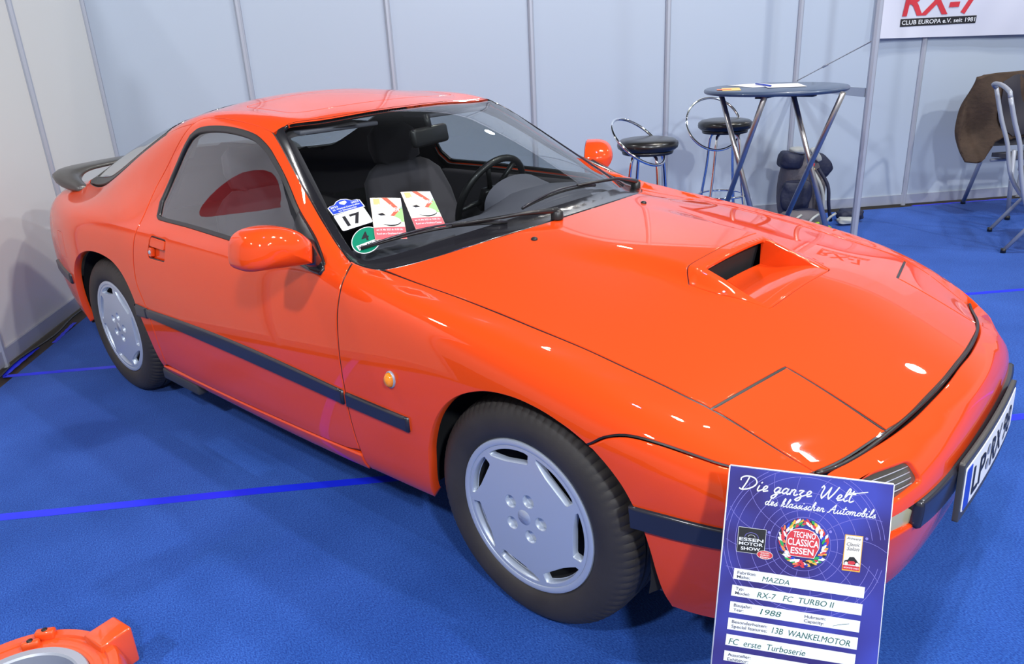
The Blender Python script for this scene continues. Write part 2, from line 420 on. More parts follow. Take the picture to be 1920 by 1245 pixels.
def text_on(name,s,o,ex,ey,w,h,mat,parent,lift=.0006,**k):
    # flat lettering lying on a surface: o = baseline start, ex along the line, ey up
    V,F=bezier_text(s,w,h,**k);o=Vector(o);ex=Vector(ex).normalized();ey=Vector(ey).normalized();n=ex.cross(ey)
    return link(name,[o+ex*v[0]+ey*v[1]+n*lift for v in V],F,mat,parent,False)
# ---------------- materials
def mat(name,col,rough=.5,metal=0,coat=0,spec=.5,bump=None,noise=None,emit=None,cr=.03,sheen=0):
    m=bpy.data.materials.new(name);m.use_nodes=True;nt=m.node_tree;b=nt.nodes['Principled BSDF']
    b.inputs['Base Color'].default_value=(*col,1);b.inputs['Roughness'].default_value=rough;b.inputs['Metallic'].default_value=metal
    b.inputs['Coat Weight'].default_value=coat;b.inputs['Coat Roughness'].default_value=cr;b.inputs['Specular IOR Level'].default_value=spec
    if sheen:b.inputs['Sheen Weight'].default_value=sheen
    if emit:b.inputs['Emission Color'].default_value=(*emit[0],1);b.inputs['Emission Strength'].default_value=emit[1]
    tc=None
    if noise or bump:tc=nt.nodes.new('ShaderNodeTexCoord')
    if noise:
        sc_,a=noise;n=nt.nodes.new('ShaderNodeTexNoise');n.inputs['Scale'].default_value=sc_;n.inputs['Detail'].default_value=5
        r=nt.nodes.new('ShaderNodeValToRGB');r.color_ramp.elements[0].position=.3;r.color_ramp.elements[1].position=.7
        r.color_ramp.elements[0].color=(*[c*(1-a) for c in col],1);r.color_ramp.elements[1].color=(*[min(1,c*(1+a)) for c in col],1)
        nt.links.new(tc.outputs['Object'],n.inputs['Vector']);nt.links.new(n.outputs['Fac'],r.inputs[0]);nt.links.new(r.outputs[0],b.inputs['Base Color'])
    if bump:
        sc_,st,di=bump;n=nt.nodes.new('ShaderNodeTexNoise');n.inputs['Scale'].default_value=sc_;n.inputs['Detail'].default_value=4
        bp=nt.nodes.new('ShaderNodeBump');bp.inputs['Strength'].default_value=st;bp.inputs['Distance'].default_value=di
        nt.links.new(tc.outputs['Object'],n.inputs['Vector']);nt.links.new(n.outputs['Fac'],bp.inputs['Height']);nt.links.new(bp.outputs[0],b.inputs['Normal'])
    return m
def glassmat(name,tint,refl=1.0,rough=.0):
    m=bpy.data.materials.new(name);m.use_nodes=True;nt=m.node_tree;nt.nodes.clear()
    o=nt.nodes.new('ShaderNodeOutputMaterial');t=nt.nodes.new('ShaderNodeBsdfTransparent');t.inputs[0].default_value=(*tint,1)
    g=nt.nodes.new('ShaderNodeBsdfGlossy');g.inputs['Roughness'].default_value=rough
    lw=nt.nodes.new('ShaderNodeLayerWeight');lw.inputs[0].default_value=.5
    pw=nt.nodes.new('ShaderNodeMath');pw.operation='POWER';pw.inputs[1].default_value=5
    mu=nt.nodes.new('ShaderNodeMath');mu.operation='MULTIPLY_ADD';mu.inputs[1].default_value=.9*refl;mu.inputs[2].default_value=.05*refl;mu.use_clamp=True
    mx=nt.nodes.new('ShaderNodeMixShader')
    nt.links.new(lw.outputs['Facing'],pw.inputs[0]);nt.links.new(pw.outputs[0],mu.inputs[0]);nt.links.new(mu.outputs[0],mx.inputs[0]);nt.links.new(t.outputs[0],mx.inputs[1]);nt.links.new(g.outputs[0],mx.inputs[2]);nt.links.new(mx.outputs[0],o.inputs[0])
    return m
M={}
M['red']=mat('red_paint',(.82,.066,.007),.5,0,1.0,.06,cr=.02)
M['red_dark']=mat('red_paint_shaded',(.74,.055,.006),.5,0,1.0,.06)  # body red darkened, a shaded copy for the door handle recess
M['rubber']=mat('black_rubber',(.012,.012,.013),.38,0,.15)
M['trim']=mat('black_gloss_trim',(.014,.014,.018),.2,0,.6,cr=.08)
M['molding']=mat('black_molding',(.022,.022,.032),.28,0,.3,cr=.15)
M['plastic']=mat('grey_black_plastic',(.05,.05,.05),.42)
M['spoiler']=mat('dark_grey_spoiler',(.075,.072,.068),.33,0,.25,cr=.2)
M['tyre']=mat('tyre_rubber',(.036,.031,.028),.62,bump=(160,.15,.002),noise=(9,.18))
M['wheel']=mat('silver_blue_wheel',(.50,.56,.66),.38,.35,.35)
M['wheeldark']=mat('dark_wheel_inside',(.02,.02,.022),.6)
M['chrome']=mat('chrome',(.85,.87,.9),.07,1)
M['alu']=mat('anodised_aluminium',(.42,.45,.52),.42,.3)
M['cabin']=mat('cabin_trim',(.062,.056,.064),.8);M['well']=mat('wheel_well_black',(.012,.012,.012),.85)
M['seat']=mat('seat_fabric',(.085,.075,.090),.9,sheen=.1)
M['dash']=mat('dashboard_vinyl',(.12,.12,.15),.55)
M['glass']=glassmat('windscreen_glass',(.78,.82,.82),1.3)
M['sideglass']=glassmat('side_window_glass',(.66,.70,.70),2.3)
M['amber']=mat('amber_lens',(.9,.28,.01),.15,0,.8)
M['lens']=mat('ribbed_clear_lens',(.10,.095,.085),.12,.3,.9)
M['fog']=mat('yellowed_fog_lens',(.52,.48,.28),.25,0,.5)
M['white']=mat('white_print',(.80,.82,.84),.5)
M['ink']=mat('black_ink',(.012,.012,.015),.5)
M['blue_ink']=mat('blue_print',(.02,.06,.52),.4)
# ---------------- the stand: floor, carpet, partition walls
Cn=Vector((-4.656,.2476,0));Dd=Vector((.6696,.7427,0));Rr=Vector((.7427,-.6696,0))
BW=lambda s,o,z:Cn+Dd*s+Rr*o+Vector((0,0,z))      # along the back wall, o = distance into the room
LW=lambda s,o,z:Cn+Rr*s+Dd*o+Vector((0,0,z))      # along the left wall
M['carpet']=mat('blue_needle_felt_carpet',(.030,.085,.36),.95,spec=.08,sheen=.08)
def carpetmat():
    m=M['carpet'];nt=m.node_tree;b=nt.nodes['Principled BSDF'];tc=nt.nodes.new('ShaderNodeTexCoord')
    n1=nt.nodes.new('ShaderNodeTexNoise');n1.inputs['Scale'].default_value=2.3;n1.inputs['Detail'].default_value=4
    n2=nt.nodes.new('ShaderNodeTexNoise');n2.inputs['Scale'].default_value=150;n2.inputs['Detail'].default_value=3
    mp=nt.nodes.new('ShaderNodeMapping');mp.inputs['Scale'].default_value=(1,2.2,1);mp.inputs['Rotation'].default_value=(0,0,.8)
    r=nt.nodes.new('ShaderNodeValToRGB');r.color_ramp.elements[0].position=.36;r.color_ramp.elements[1].position=.66
    r.color_ramp.elements[0].color=(.019,.080,.38,1);r.color_ramp.elements[1].color=(.030,.108,.48,1)
    r2=nt.nodes.new('ShaderNodeValToRGB');r2.color_ramp.elements[0].position=.35;r2.color_ramp.elements[1].position=.75
    r2.color_ramp.elements[0].color=(.50,.55,.66,1);r2.color_ramp.elements[1].color=(1.75,1.6,1.30,1)
    mx=nt.nodes.new('ShaderNodeMix');mx.data_type='RGBA';mx.blend_type='MULTIPLY';mx.inputs[0].default_value=1
    bp=nt.nodes.new('ShaderNodeBump');bp.inputs['Strength'].default_value=.5;bp.inputs['Distance'].default_value=.003
    L=nt.links.new;L(tc.outputs['Object'],n1.inputs['Vector']);L(tc.outputs['Object'],mp.inputs[0]);L(mp.outputs[0],n2.inputs['Vector']);L(n1.outputs['Fac'],r.inputs[0]);L(n2.outputs['Fac'],r2.inputs[0])
    L(r.outputs[0],mx.inputs[6]);L(r2.outputs[0],mx.inputs[7]);L(mx.outputs[2],b.inputs['Base Color']);L(n2.outputs['Fac'],bp.inputs['Height']);L(bp.outputs[0],b.inputs['Normal'])
carpetmat()
M['hallfloor']=mat('brown_hall_floor',(.045,.03,.02),.6,noise=(8,.3))
M['wall']=mat('white_laminate_panel',(.43,.50,.595),.34,spec=.5,bump=(1.6,.06,.02));M['wall_left']=mat('warm_lit_laminate_panel',(.62,.63,.61),.34,spec=.5,bump=(1.6,.06,.02))  # left copy of the panel is tinted for the warm light on it
M['tape']=mat('bright_blue_tape',(.012,.03,.95),.35)
M['tabletop']=mat('dark_blue_tabletop',(.055,.085,.15),.32,coat=.2)
M['steel']=mat('brushed_steel_tube',(.46,.44,.43),.3,.9)
M['vinyl']=mat('black_vinyl',(.012,.012,.012),.3,coat=.3,cr=.2)
M['greytube']=mat('grey_lacquered_tube',(.36,.39,.45),.4,.2)
M['greyfab']=mat('grey_mesh_fabric',(.06,.06,.075),.8)
M['jacket']=mat('brown_jacket_cloth',(.060,.036,.022),.85,bump=(30,.5,.01),noise=(9,.25))
M['navy']=mat('navy_nylon',(.012,.016,.045),.6,bump=(25,.5,.01))
M['packgrey']=mat('grey_nylon',(.11,.10,.115),.65,bump=(22,.6,.012))
M['packlight']=mat('light_grey_nylon',(.42,.44,.42),.5)
M['lime']=mat('lime_nylon',(.42,.55,.03),.6)
def S_(o,n=None):o['kind']='structure';return o
S_(link('floor',[(-12,-9,-.012),(10,-9,-.012),(10,12,-.012),(-12,12,-.012)],[(0,1,2,3)],M['hallfloor'],smooth=False))
cp=MB();P=[LW(.0,.10,0),BW(9.5,.05,0),BW(9.5,7.5,0),LW(7.5,.10,0)]
P=[Cn+Dd*.10+Rr*.07,Cn+Dd*9.5+Rr*.07,Cn+Dd*9.5+Rr*7.5,Cn+Dd*.13+Rr*7.5]
V=[p+Vector((0,0,0)) for p in P]+[p-Vector((0,0,.010)) for p in P]
c=link('carpet',V,[(0,1,2,3)[::-1]]+[(i,(i+1)%4,4+(i+1)%4,4+i) for i in range(4)],M['carpet'],smooth=False)
tag(c,'royal blue felt carpet covering the exhibition stand floor','carpet')
def wallpanels(name,f,k0,k1,h=2.46):
    mb=MB()
    for k in range(k0,k1):
        a,b=k*.991+.02,(k+1)*.991-.02
        Q=[f(a,-.002,.08),f(b,-.002,.08),f(b,-.002,h),f(a,-.002,h)];Q2=[f(a,-.006,.08),f(b,-.006,.08),f(b,-.006,h),f(a,-.006,h)]
        mb.add(Q+Q2,[(0,1,2,3),(7,6,5,4),(0,4,5,1),(2,6,7,3)])
    return S_(mb.build(name,M['wall_left' if f is LW else 'wall'],smooth=False))
wallpanels('wall_back',BW,0,9);wallpanels('wall_left',LW,0,4)
tn=0
def rail(f,a,b,z0,z1,name,t=.018):
    mb=MB();Q=[f(a,t,z0),f(b,t,z0),f(b,t,z1),f(a,t,z1)];Q2=[f(a,-.02,z0),f(b,-.02,z0),f(b,-.02,z1),f(a,-.02,z1)]
    mb.add(Q+Q2,[(0,1,2,3),(7,6,5,4),(0,4,5,1),(2,6,7,3),(0,3,7,4),(1,5,6,2)]);return S_(mb.build(name,M['alu'],smooth=False))
rail(BW,.0,8.92,.012,.085,'baseboard_back',.012);rail(LW,.0,3.97,.012,.085,'baseboard_left',.012)
rail(BW,.0,8.92,2.44,2.50,'trim_1',.012);rail(LW,.0,3.97,2.44,2.50,'trim_2',.012)
def post(p,name,h=2.5,r=.021):
    mb=MB();mb.lathe([(0,0),(r,0),(r,h),(0,h)],8,Matrix.Translation(p)@Matrix.Rotation(math.radians(22.5+48),4,'Z'))
    # slots of the extrusion
    return S_(mb.build(name,M['alu'],angle=20))
tn=3
for k in range(0,10):post(BW(k*.991,0,0),'trim_%d'%tn);tn+=1
for k in range(1,5):post(LW(k*.991,0,0),'trim_%d'%tn);tn+=1
FP=Vector((-.600,3.305,0));post(FP,'trim_%d'%tn,3.0,.0235);tn+=1
p5=BW(5*.991,0,0);dv=(FP-p5).normalized()
mb=MB();sd=dv.cross(Vector((0,0,1)))*.012;a_=p5+dv*.03;b_=FP-dv*.03
mb.add([a_+sd+Vector((0,0,.945)),b_+sd+Vector((0,0,.945)),b_+sd+Vector((0,0,1.0)),a_+sd+Vector((0,0,1.0)),a_-sd+Vector((0,0,.945)),b_-sd+Vector((0,0,.945)),b_-sd+Vector((0,0,1.0)),a_-sd+Vector((0,0,1.0))],[(0,1,2,3),(7,6,5,4),(0,4,5,1),(3,2,6,7)])
S_(mb.build('trim_%d'%tn,M['wall'],smooth=False));tn+=1
w_=MB();A=p5+dv*.03+Vector((0,0,1.01));B=FP-dv*.02+Vector((0,0,1.285))
w_.tube([A.lerp(B,t) for t in (0,.2,.4,.6,.8,1)],.0035,6);c=w_.build('tension_wire',M['steel']);tag(c,'thin steel wire slanting from back wall post to front post beside bar table','wire')
MB().tube([A.lerp(B,.38),A.lerp(B,.44)],.008,8).build('turnbuckle',M['alu'],c)
# tape strips on the carpet seams
def tape(a,b,w,label,wob=.004,z=.0008):
    a,b=Vector((*a,z)),Vector((*b,z));n=24;d=(b-a).normalized();s=Vector((-d.y,d.x,0));V=[]
    for i in range(n+1):
        p=a.lerp(b,i/n)+s*wob*math.sin(i*1.3);V+=[p-s*w/2,p+s*w/2]
    V+=[v-Vector((0,0,.0006)) for v in V];m=2*(n+1)
    o=link('floor_tape',V,[(2*i+2,2*i+3,2*i+1,2*i) for i in range(n)]+[(m+2*i,m+2*i+1,m+2*i+3,m+2*i+2) for i in range(n)],M['tape'],smooth=False);tag(o,label,'tape')
tape((-2.45,-2.38),(2.9,3.47),.042,'long bright blue tape strip on the carpet running under the middle of the red car')
tape((-3.045,-1.125),(1.9,4.33),.034,'bright blue tape strip on the carpet passing behind the rear wheel and beyond the bonnet')
tape((-3.05,-1.13),(-3.34,-.885),.030,'short bright blue tape piece along the left wall, the one touching the long strip',.0015)
tape((-3.34,-.80),(-3.60,-.60),.022,'short bright blue tape piece along the left wall, the one nearest the corner',.0015)
tape((-.60,4.66),(-.05,5.27),.03,'bright blue tape piece at the foot of the back wall beside the grey chairs')
# black cable along the left wall
c=MB().tube([LW(s,.045+.015*math.sin(s*9),.006) for s in np.linspace(.2,3.2,40)],.005,6).build('floor_cable',M['rubber']);tag(c,'thin black cable lying along the foot of the left wall','cable')
# banner
bn=[]
def ban(u,v):
    f=.010*math.sin(u*4+v*7)+.002*math.sin(u*19-v*9);return f,.04*math.cos(u*4+v*7)+.038*math.cos(u*19-v*9),.07*math.cos(u*4+v*7)-.018*math.cos(u*19-v*9)
o=BW(5.50,.055,0);bp=Plane(o,Dd,(0,0,1),ban)
M['banner']=mat('banner_cloth',(.62,.64,.74),.55)
bl=catmull([(.02,1.275),(1.9,1.235),(1.9,1.95),(.02,1.95)],.03,True,30)
b=panel('banner',bp,[bl],M['banner'],None,dense=True,gap=0,depth=.002,bev=.0003,res=.03,back=True)
# sheared back-to-room orientation check keeps the print facing the car
tag(b,'white cloth club banner with red lettering hanging on the back wall at upper right','banner')
M['redprint']=mat('red_print',(.62,.035,.05),.5)
def bantext(name,s,u,v,w,h,m,lift,**k):
    V,F=bezier_text(s,w,h,**k)
    return link(name,[bp.ev(u+a[0],v+a[1])[0]+bp.n*lift for a in V],F,m,b,False)
bantext('banner_lettering','RX-7',.213,1.424,.592,.195,M['redprint'],.004,shear=.12,bold=.02)
bb=[bp.ev(u,v)[0]+bp.n*.003 for u in np.linspace(.206,.79,16) for v in (1.348,1.401)]
link('banner_black_bar',bb,[(2*i,2*i+2,2*i+3,2*i+1) for i in range(15)],M['ink'],b,False)
bantext('banner_small_lettering','CLUB EUROPA e.V. seit 1981',.216,1.361,.564,.030,M['white'],.0055,bold=.01)
# unseen stand-in for a flag, placed and shaped for the side window's reflection
M['clothwhite']=mat('reflected_white_cloth',(.74,.75,.80),.7);M['clothred']=mat('reflected_red_oval',(.62,.02,.03),.7)
def fb(u,v):
    a=.03*math.sin(u*6+v*3)+.012*math.sin(u*17);return a,.18*math.cos(u*6+v*3)+.2*math.cos(u*17),.09*math.cos(u*6+v*3)
FS,FZ=2.43,1.84
fp=Plane(LW(FS-.48,.08,FZ-.8),Rr*1.0,(0,0,1),fb)
fp.n=Vector(Dd)
circ_=[(.48+.17*math.cos(a)+.065*math.sin(a),.80+.46*math.cos(a)-.125*math.sin(a)) for a in np.linspace(0,2*math.pi,60,endpoint=False)]
fl_=panel('reflected_cloth',fp,[catmull([(0,0),(1.0,0),(1.0,1.38),(0,1.38)],.03,True,30),circ_],M['clothwhite'],None,dense=True,gap=0,depth=.0015,bev=.0002,res=.035)
panel('red_oval',fp,[circ_],M['clothred'],fl_,dense=True,gap=0,depth=.0015,bev=.0002,res=.035)
tag(fl_,'unseen white cloth with slanted red oval on the left wall, shaped for the side window reflection','flag')
# ---------------- bar table with papers
tb=thing('bar_table','round dark blue topped folding bar table with crossed steel legs and papers on it','table',(-.86,2.47,0))
def loc(parent,o):
    o.parent=parent;o.matrix_parent_inverse=Matrix.Translation(-parent.location);return o
def ring_top(z,r,t):
    return [(0,z-t),(r-.012,z-t),(r-.004,z-t+.004),(r,z-t/2),(r-.004,z-.004),(r-.012,z),(0,z)]
loc(tb,MB().lathe(ring_top(1.07,.40,.026),72,Matrix.Translation((-.86,2.47,0))).build('tabletop',M['tabletop'],angle=40))
loc(tb,MB().box((-.84,2.42,1.033),(.46,.06,.022),Matrix.Identity(4)).box((-.84,2.42,1.033),(.05,.40,.020)).build('mounting_plate',M['rubber']))
Sv=Vector((.33,.235,0))
X=Vector((-.985,2.33,.655))
def through(top,x,z):
    t=(z-top.z)/(x.z-top.z);return top+(x-top)*t
legs=[(Vector((-1.12,2.33,1.045)),0),(Vector((-.79,2.16,1.045)),1)]
for a,k in legs:
    for sh in (0,1):
        q=a+Sv*sh;x=X+Sv*sh;f=through(q,x,.026)
        off=Vector((.016,-.016,0))*(1 if k else -1)
        l=loc(tb,MB().tube([q+off,x+off,f+off],.0155,14).build('leg',M['steel']))
        MB().tube([f+off+(q-f).normalized()*.02,f+off+(f-q).normalized()*.008],.019,12).build('foot_cap',M['rubber'],l)
M['paper']=mat('white_paper',(.80,.81,.86),.6)
def sheet(name,P,m,label,cat,z=1.0712,h=.0012,grp=None,par=None):
    V=[(x,y,z+h) for x,y in P]+[(x,y,z) for x,y in P];n=len(P)
    o=link(name,V,[tuple(range(n)),tuple(range(n,2*n))[::-1]]+[(i,n+i,n+(i+1)%n,(i+1)%n) for i in range(n)],m,par,False)
    bm=bmesh.new();bm.from_mesh(o.data);bmesh.ops.recalc_face_normals(bm,faces=bm.faces);bm.to_mesh(o.data);bm.free()
    if label:tag(o,label,cat,grp)
    return o
def rect(cx,cy,w,h,a):
    c,s=math.cos(a),math.sin(a);return [(cx+u*c-v*s,cy+u*s+v*c) for u,v in ((-w/2,-h/2),(w/2,-h/2),(w/2,h/2),(-w/2,h/2))]
sheet('paper_sheet',rect(-1.02,2.56,.21,.297,.95),M['paper'],'white sheet of paper on the bar table under the blue pen','paper')
sheet('paper_sheet',rect(-.84,2.53,.21,.297,.55),M['paper'],'white sheet of paper on the bar table, the right-hand one overlapping the other','paper',z=1.0728)
M['orange']=mat('orange_print',(.80,.22,.08),.5);M['yellow']=mat('yellow_print',(.85,.62,.2),.5)
f1=sheet('flyer',rect(-1.03,2.26,.10,.21,.5),M['yellow'],'orange and yellow flyer lying at the left side of the bar table top','flyer')
sheet('flyer_print',rect(-1.055,2.225,.08,.09,.5),M['orange'],None,None,z=1.0726,h=.0003,par=f1)
pn=MB().tube([(-1.03,2.58,1.0795),(-.86,2.41,1.0795)],.0045,10).build('ballpoint_pen',M['blue_ink']);tag(pn,'blue ballpoint pen lying on the white papers of the bar table','pen')
MB().tube([(-.86,2.41,1.0795),(-.852,2.402,1.0795)],[.004,.001],10).build('pen_tip',M['chrome'],pn)
# ---------------- bar stools
def stool(loc_,seat_z,m_,q_,rc,label,rot):
    st=thing('bar_stool',label,'stool',loc_,rot,'bar stools at the high table')
    O=Vector((0,0,0));r=.182
    prof=[(0,seat_z-.06),(r-.02,seat_z-.058),(r-.004,seat_z-.045),(r,seat_z-.03),(r-.003,seat_z-.012),(r-.022,seat_z+.002),(r-.06,seat_z+.009),(0,seat_z+.012)]
    MB().lathe(prof,56).build('seat',M['vinyl'],st,angle=60)
    MB().lathe([(0,seat_z-.085),(.15,seat_z-.08),(.155,seat_z-.06),(0,seat_z-.058)],40).build('seat_pan',M['rubber'],st)
    R=Matrix.Rotation(-rot,3,'Z');m=R@Vector(m_).normalized();q=R@Vector(q_);q=(q-m*q.dot(m)).normalized();c=R@Vector(rc)+Vector((0,0,seat_z))
    MB().tube([c+m*.192*math.cos(a)+q*.192*math.sin(a) for a in np.linspace(0,2*math.pi,64,endpoint=False)],.0088,10,True).build('back_ring',M['chrome'],st)
    for k in range(4):
        a=math.pi/4+k*math.pi/2;d=Vector((math.cos(a),math.sin(a),0))
        pts=[d*.05+Vector((0,0,seat_z-.075)),d*.10+Vector((0,0,seat_z-.10)),d*.115+Vector((0,0,seat_z-.16)),d*.13+Vector((0,0,.5)),d*.17+Vector((0,0,.25)),d*.215+Vector((0,0,.012))]
        l=MB().tube(catmull(pts,.04,False,60),.0105,10).build('leg',M['chrome'],st)
        MB().lathe([(.0,0),(.014,0),(.014,.014),(0,.014)],12,Matrix.Translation(d*.215)).build('foot_cap',M['rubber'],l)
    MB().tube([Vector((.158*math.cos(a),.158*math.sin(a),.31)) for a in np.linspace(0,2*math.pi,48,endpoint=False)],.008,8,True).build('foot_ring',M['chrome'],st)
    return st
stool((-1.44,2.04,0),.80,(.61,.55,-.57),(.56,-.62,-.46),(-.04,-.04,-.01),'black round bar stool with chrome ring back, left of the table',.3)
stool((-1.42,2.99,0),.815,(.72,.64,-.26),(.36,-.39,-.85),(-.06,-.05,-.02),'black round bar stool with chrome ring back, partly hidden behind the table legs',.75)
# ---------------- folding chairs at the right
ch=thing('folding_chair','light grey tubular folding chair at the right edge, the one nearest the camera','chair',(.20,3.78,0),0,'grey chairs by the back wall')
el=Vector((.32,-.947,0));F1=[(-.035,4.015,.95),(.023,4.034,.747),(.077,4.053,.593),(.115,4.065,.418),(.159,4.08,.319),(.221,4.101,.235),(.42,4.17,.014)]
F2=[(.146,3.47,.936),(.188,3.485,.792),(.23,3.499,.669),(.267,3.511,.479),(.325,3.531,.287),(.39,3.555,.20),(.60,3.63,.014)]
for F_ in (F1,F2):loc(ch,MB().tube(catmull(F_,.05,False,60),.0135,12).build('side_frame',M['greytube']))
for a,b_ in (((.063,4.048,.014),(.36,4.15,.46)),((.246,3.504,.014),(.54,3.60,.46))):
    l=loc(ch,MB().tube([a,b_],.0125,12).build('leg',M['greytube']));MB().lathe([(0,-.006),(.016,-.006),(.016,.02),(0,.02)],12,Matrix.Translation((a[0],a[1],a[2]-.006))).build('foot_cap',M['rubber'],l)
loc(ch,MB().tube(catmull([F1[0],(-.05,3.99,.975),(.04,3.73,.99),(.135,3.49,.965),F2[0]],.04,False,60),.0135,12).build('top_rail',M['greytube']))
def quad(name,a,b_,c,d,t,m):
    a,b_,c,d=[Vector(p) for p in (a,b_,c,d)];n=(b_-a).cross(d-a).normalized()*t/2
    return MB().add([a+n,b_+n,c+n,d+n,a-n,b_-n,c-n,d-n],[(0,1,2,3),(7,6,5,4),(0,4,5,1),(1,5,6,2),(2,6,7,3),(3,7,4,0)]).build(name,m,smooth=False)
loc(ch,quad('seat',(.16,4.06,.44),(.31,3.54,.44),(.72,3.67,.46),(.56,4.18,.46),.03,M['greyfab']))
# second chair, carrying the jacket
c2=thing('folding_chair','light grey folding chair with the brown jacket over its back by the back wall','chair',(-.02,4.72,0),0,'grey chairs by the back wall')
for a,b_ in (((-.297,4.916,.014),(-.13,4.62,.55)),((.09,5.20,.014),(.22,4.93,.55)),((.089,4.477,.014),(.06,4.45,.50)),((.42,4.78,.014),(.40,4.75,.46))):
    l=loc(c2,MB().tube([a,b_],.015,12).build('leg',M['greytube']));MB().lathe([(0,-.006),(.018,-.006),(.018,.02),(0,.02)],12,Matrix.Translation((a[0],a[1],a[2]-.006))).build('foot_cap',M['rubber'],l)
loc(c2,quad('seat',(-.10,4.60,.44),(.08,4.45,.45),(.42,4.78,.45),(.22,4.95,.44),.03,M['greyfab']))
loc(c2,quad('backrest',(-.12,4.60,.50),(.26,4.95,.50),(.24,4.97,.97),(-.14,4.62,.97),.025,M['greyfab']))
loc(c2,MB().tube([(-.10,4.60,.40),(.24,4.93,.40)],.012,10).build('cross_bar',M['greytube']))
# jacket
JO=[(-.17,.985),(-.10,1.012),(.0,1.02),(.10,1.025),(.20,1.022),(.345,.99),(.42,.80),(.43,.60),(.30,.565),(.117,.552),(.05,.575),(.006,.545),(-.033,.425),(-.06,.405),(-.097,.400),(-.179,.407),(-.200,.47),(-.210,.54),(-.22,.651),(-.212,.798),(-.19,.90)]
def jb(u,v):
    h=.035*math.cos(u*11+1.2*math.sin(v*7))+.018*math.sin(u*25+v*12)+.02*math.sin(v*16-u*9);e=.004
    f=lambda u,v:.035*math.cos(u*11+1.2*math.sin(v*7))+.018*math.sin(u*25+v*12)+.02*math.sin(v*16-u*9)
    return h,(f(u+e,v)-h)/e*.6,(f(u,v+e)-h)/e*.6
jx=Vector((.74,.67,0)).normalized()
jp=Plane((-.105,4.52,0),jx,(0,0,1),jb)
j=panel('jacket',jp,[catmull(JO,.015,True,16)],M['jacket'],None,dense=True,gap=0,depth=.05,bev=.012,res=.02,back=True)
tag(j,'dark brown jacket hanging over the back of the grey chair by the back wall','jacket')
panel('jacket_lining',Plane(Vector((-.13,4.5,0))-jx.cross(Vector((0,0,1)))*-.022,jx,(0,0,1),jb),[catmull([(.02,.96),(.10,1.0),(.20,.99),(.30,.93),(.38,.75),(.38,.60),(.15,.58),(.06,.66),(.03,.80)],.02,True,40)],mat('jacket_lining',(.035,.032,.040),.7),j,dense=True,gap=0,depth=.004,bev=.001,res=.03)
# ---------------- backpack and bag on the floor
bpk=thing('backpack','stuffed dark grey and navy backpack standing on the floor behind the bar table','backpack',(-1.2,3.65,0))
def blob(name,c,d,m,par,rz=.73,sub=3,amp=.02,tilt=0,seed=1,pw=.65):
    random.seed(seed);V=[];nu,nv=36,20;ph=[random.uniform(0,6.28) for _ in range(6)]
    for i in range(nv+1):
        t=math.pi*(i/nv-.5)
        for k in range(nu):
            a=2*math.pi*k/nu;x=math.cos(t)*math.cos(a);y=math.cos(t)*math.sin(a);z=math.sin(t)
            f=lambda w:math.copysign(abs(w)**pw,w)
            s=1+amp*(math.sin(5*x+ph[0]+4*z)+math.sin(7*y+ph[1]+3*x)+.7*math.sin(9*z+ph[2]-5*y))
            V.append((f(x)*d[0]/2*s,f(y)*d[1]/2*s,f(z)*d[2]/2*s))
    F=[(i*nu+k,i*nu+(k+1)%nu,(i+1)*nu+(k+1)%nu,(i+1)*nu+k) for i in range(nv) for k in range(nu)]
    o=MB().add(V,F,Matrix.Translation(c)@Matrix.Rotation(rz,4,'Z')@Matrix.Rotation(tilt,4,'Y')).build(name,m)
    if par:loc(par,o)
    return o
G=Vector((-1.2,3.65,0));gx=Vector((.741,.671,0));gy=Vector((-.671,.741,0))
pk=lambda u,w,z:G+gx*u+gy*w+Vector((0,0,z))
blob('main_body',pk(.06,0,.27),(.29,.20,.50),M['packgrey'],bpk,.735,amp=.02,seed=3)
blob('top_flap',pk(-.03,-.04,.475),(.17,.17,.13),M['navy'],bpk,.735,tilt=.15,seed=4)
blob('lid_pocket',pk(.02,-.05,.545),(.13,.12,.05),M['packlight'],bpk,.735,tilt=.05,seed=5,pw=.8)
blob('side_panel',pk(.20,-.02,.43),(.20,.10,.13),M['navy'],bpk,.735,tilt=.75,seed=6)
blob('white_patch',pk(.135,-.09,.515),(.12,.03,.045),M['packlight'],bpk,.735,tilt=.95,seed=7)
blob('front_pocket',pk(.0,-.12,.23),(.22,.08,.22),M['navy'],bpk,.735,seed=8,amp=.04)
blob('side_pocket',pk(.20,-.04,.22),(.06,.16,.30),M['packgrey'],bpk,.735,seed=9)
for u,z in ((.115,.44),(.16,.2),(.12,.38)):
    pass
blob('red_tag',pk(.10,-.115,.445),(.045,.02,.03),M['redprint'],bpk,.735,seed=2);blob('yellow_tag',pk(.105,-.115,.415),(.045,.02,.018),M['yellow'],bpk,.735,seed=2)
blob('lime_tab',pk(.205,-.125,.20),(.018,.02,.07),M['lime'],bpk,.735,seed=2)
for s in (0,1):
    P=[pk(.10+.05*s,-.12,.42),pk(.16+.05*s,-.17,.30),pk(.19+.04*s,-.17,.16),pk(.17+.10*s,-.14,.03)]
    loc(bpk,MB().tube(catmull(P,.03,False,80),.013,8).build('shoulder_strap',M['navy'] if s else M['packlight']))
bg=thing('sports_bag','grey and black bag with lime green print on the floor by the backpack','bag',(-1.15,3.38,0))
blob('bag_body',pk(-.03,-.34,.085),(.30,.20,.16),M['packgrey'],bg,.735,amp=.05,seed=11)
blob('dark_opening',pk(.0,-.33,.155),(.16,.10,.03),M['navy'],bg,.735,seed=12)
random.seed(5)
for k in range(7):
    u=-.14+.045*k;z=.06+.05*random.random();blob('lime_print',pk(u,-.44+.015*abs(u),z),(.05,.025,.018),M['lime'],bg,.735,seed=20+k,tilt=random.uniform(-.5,.5))
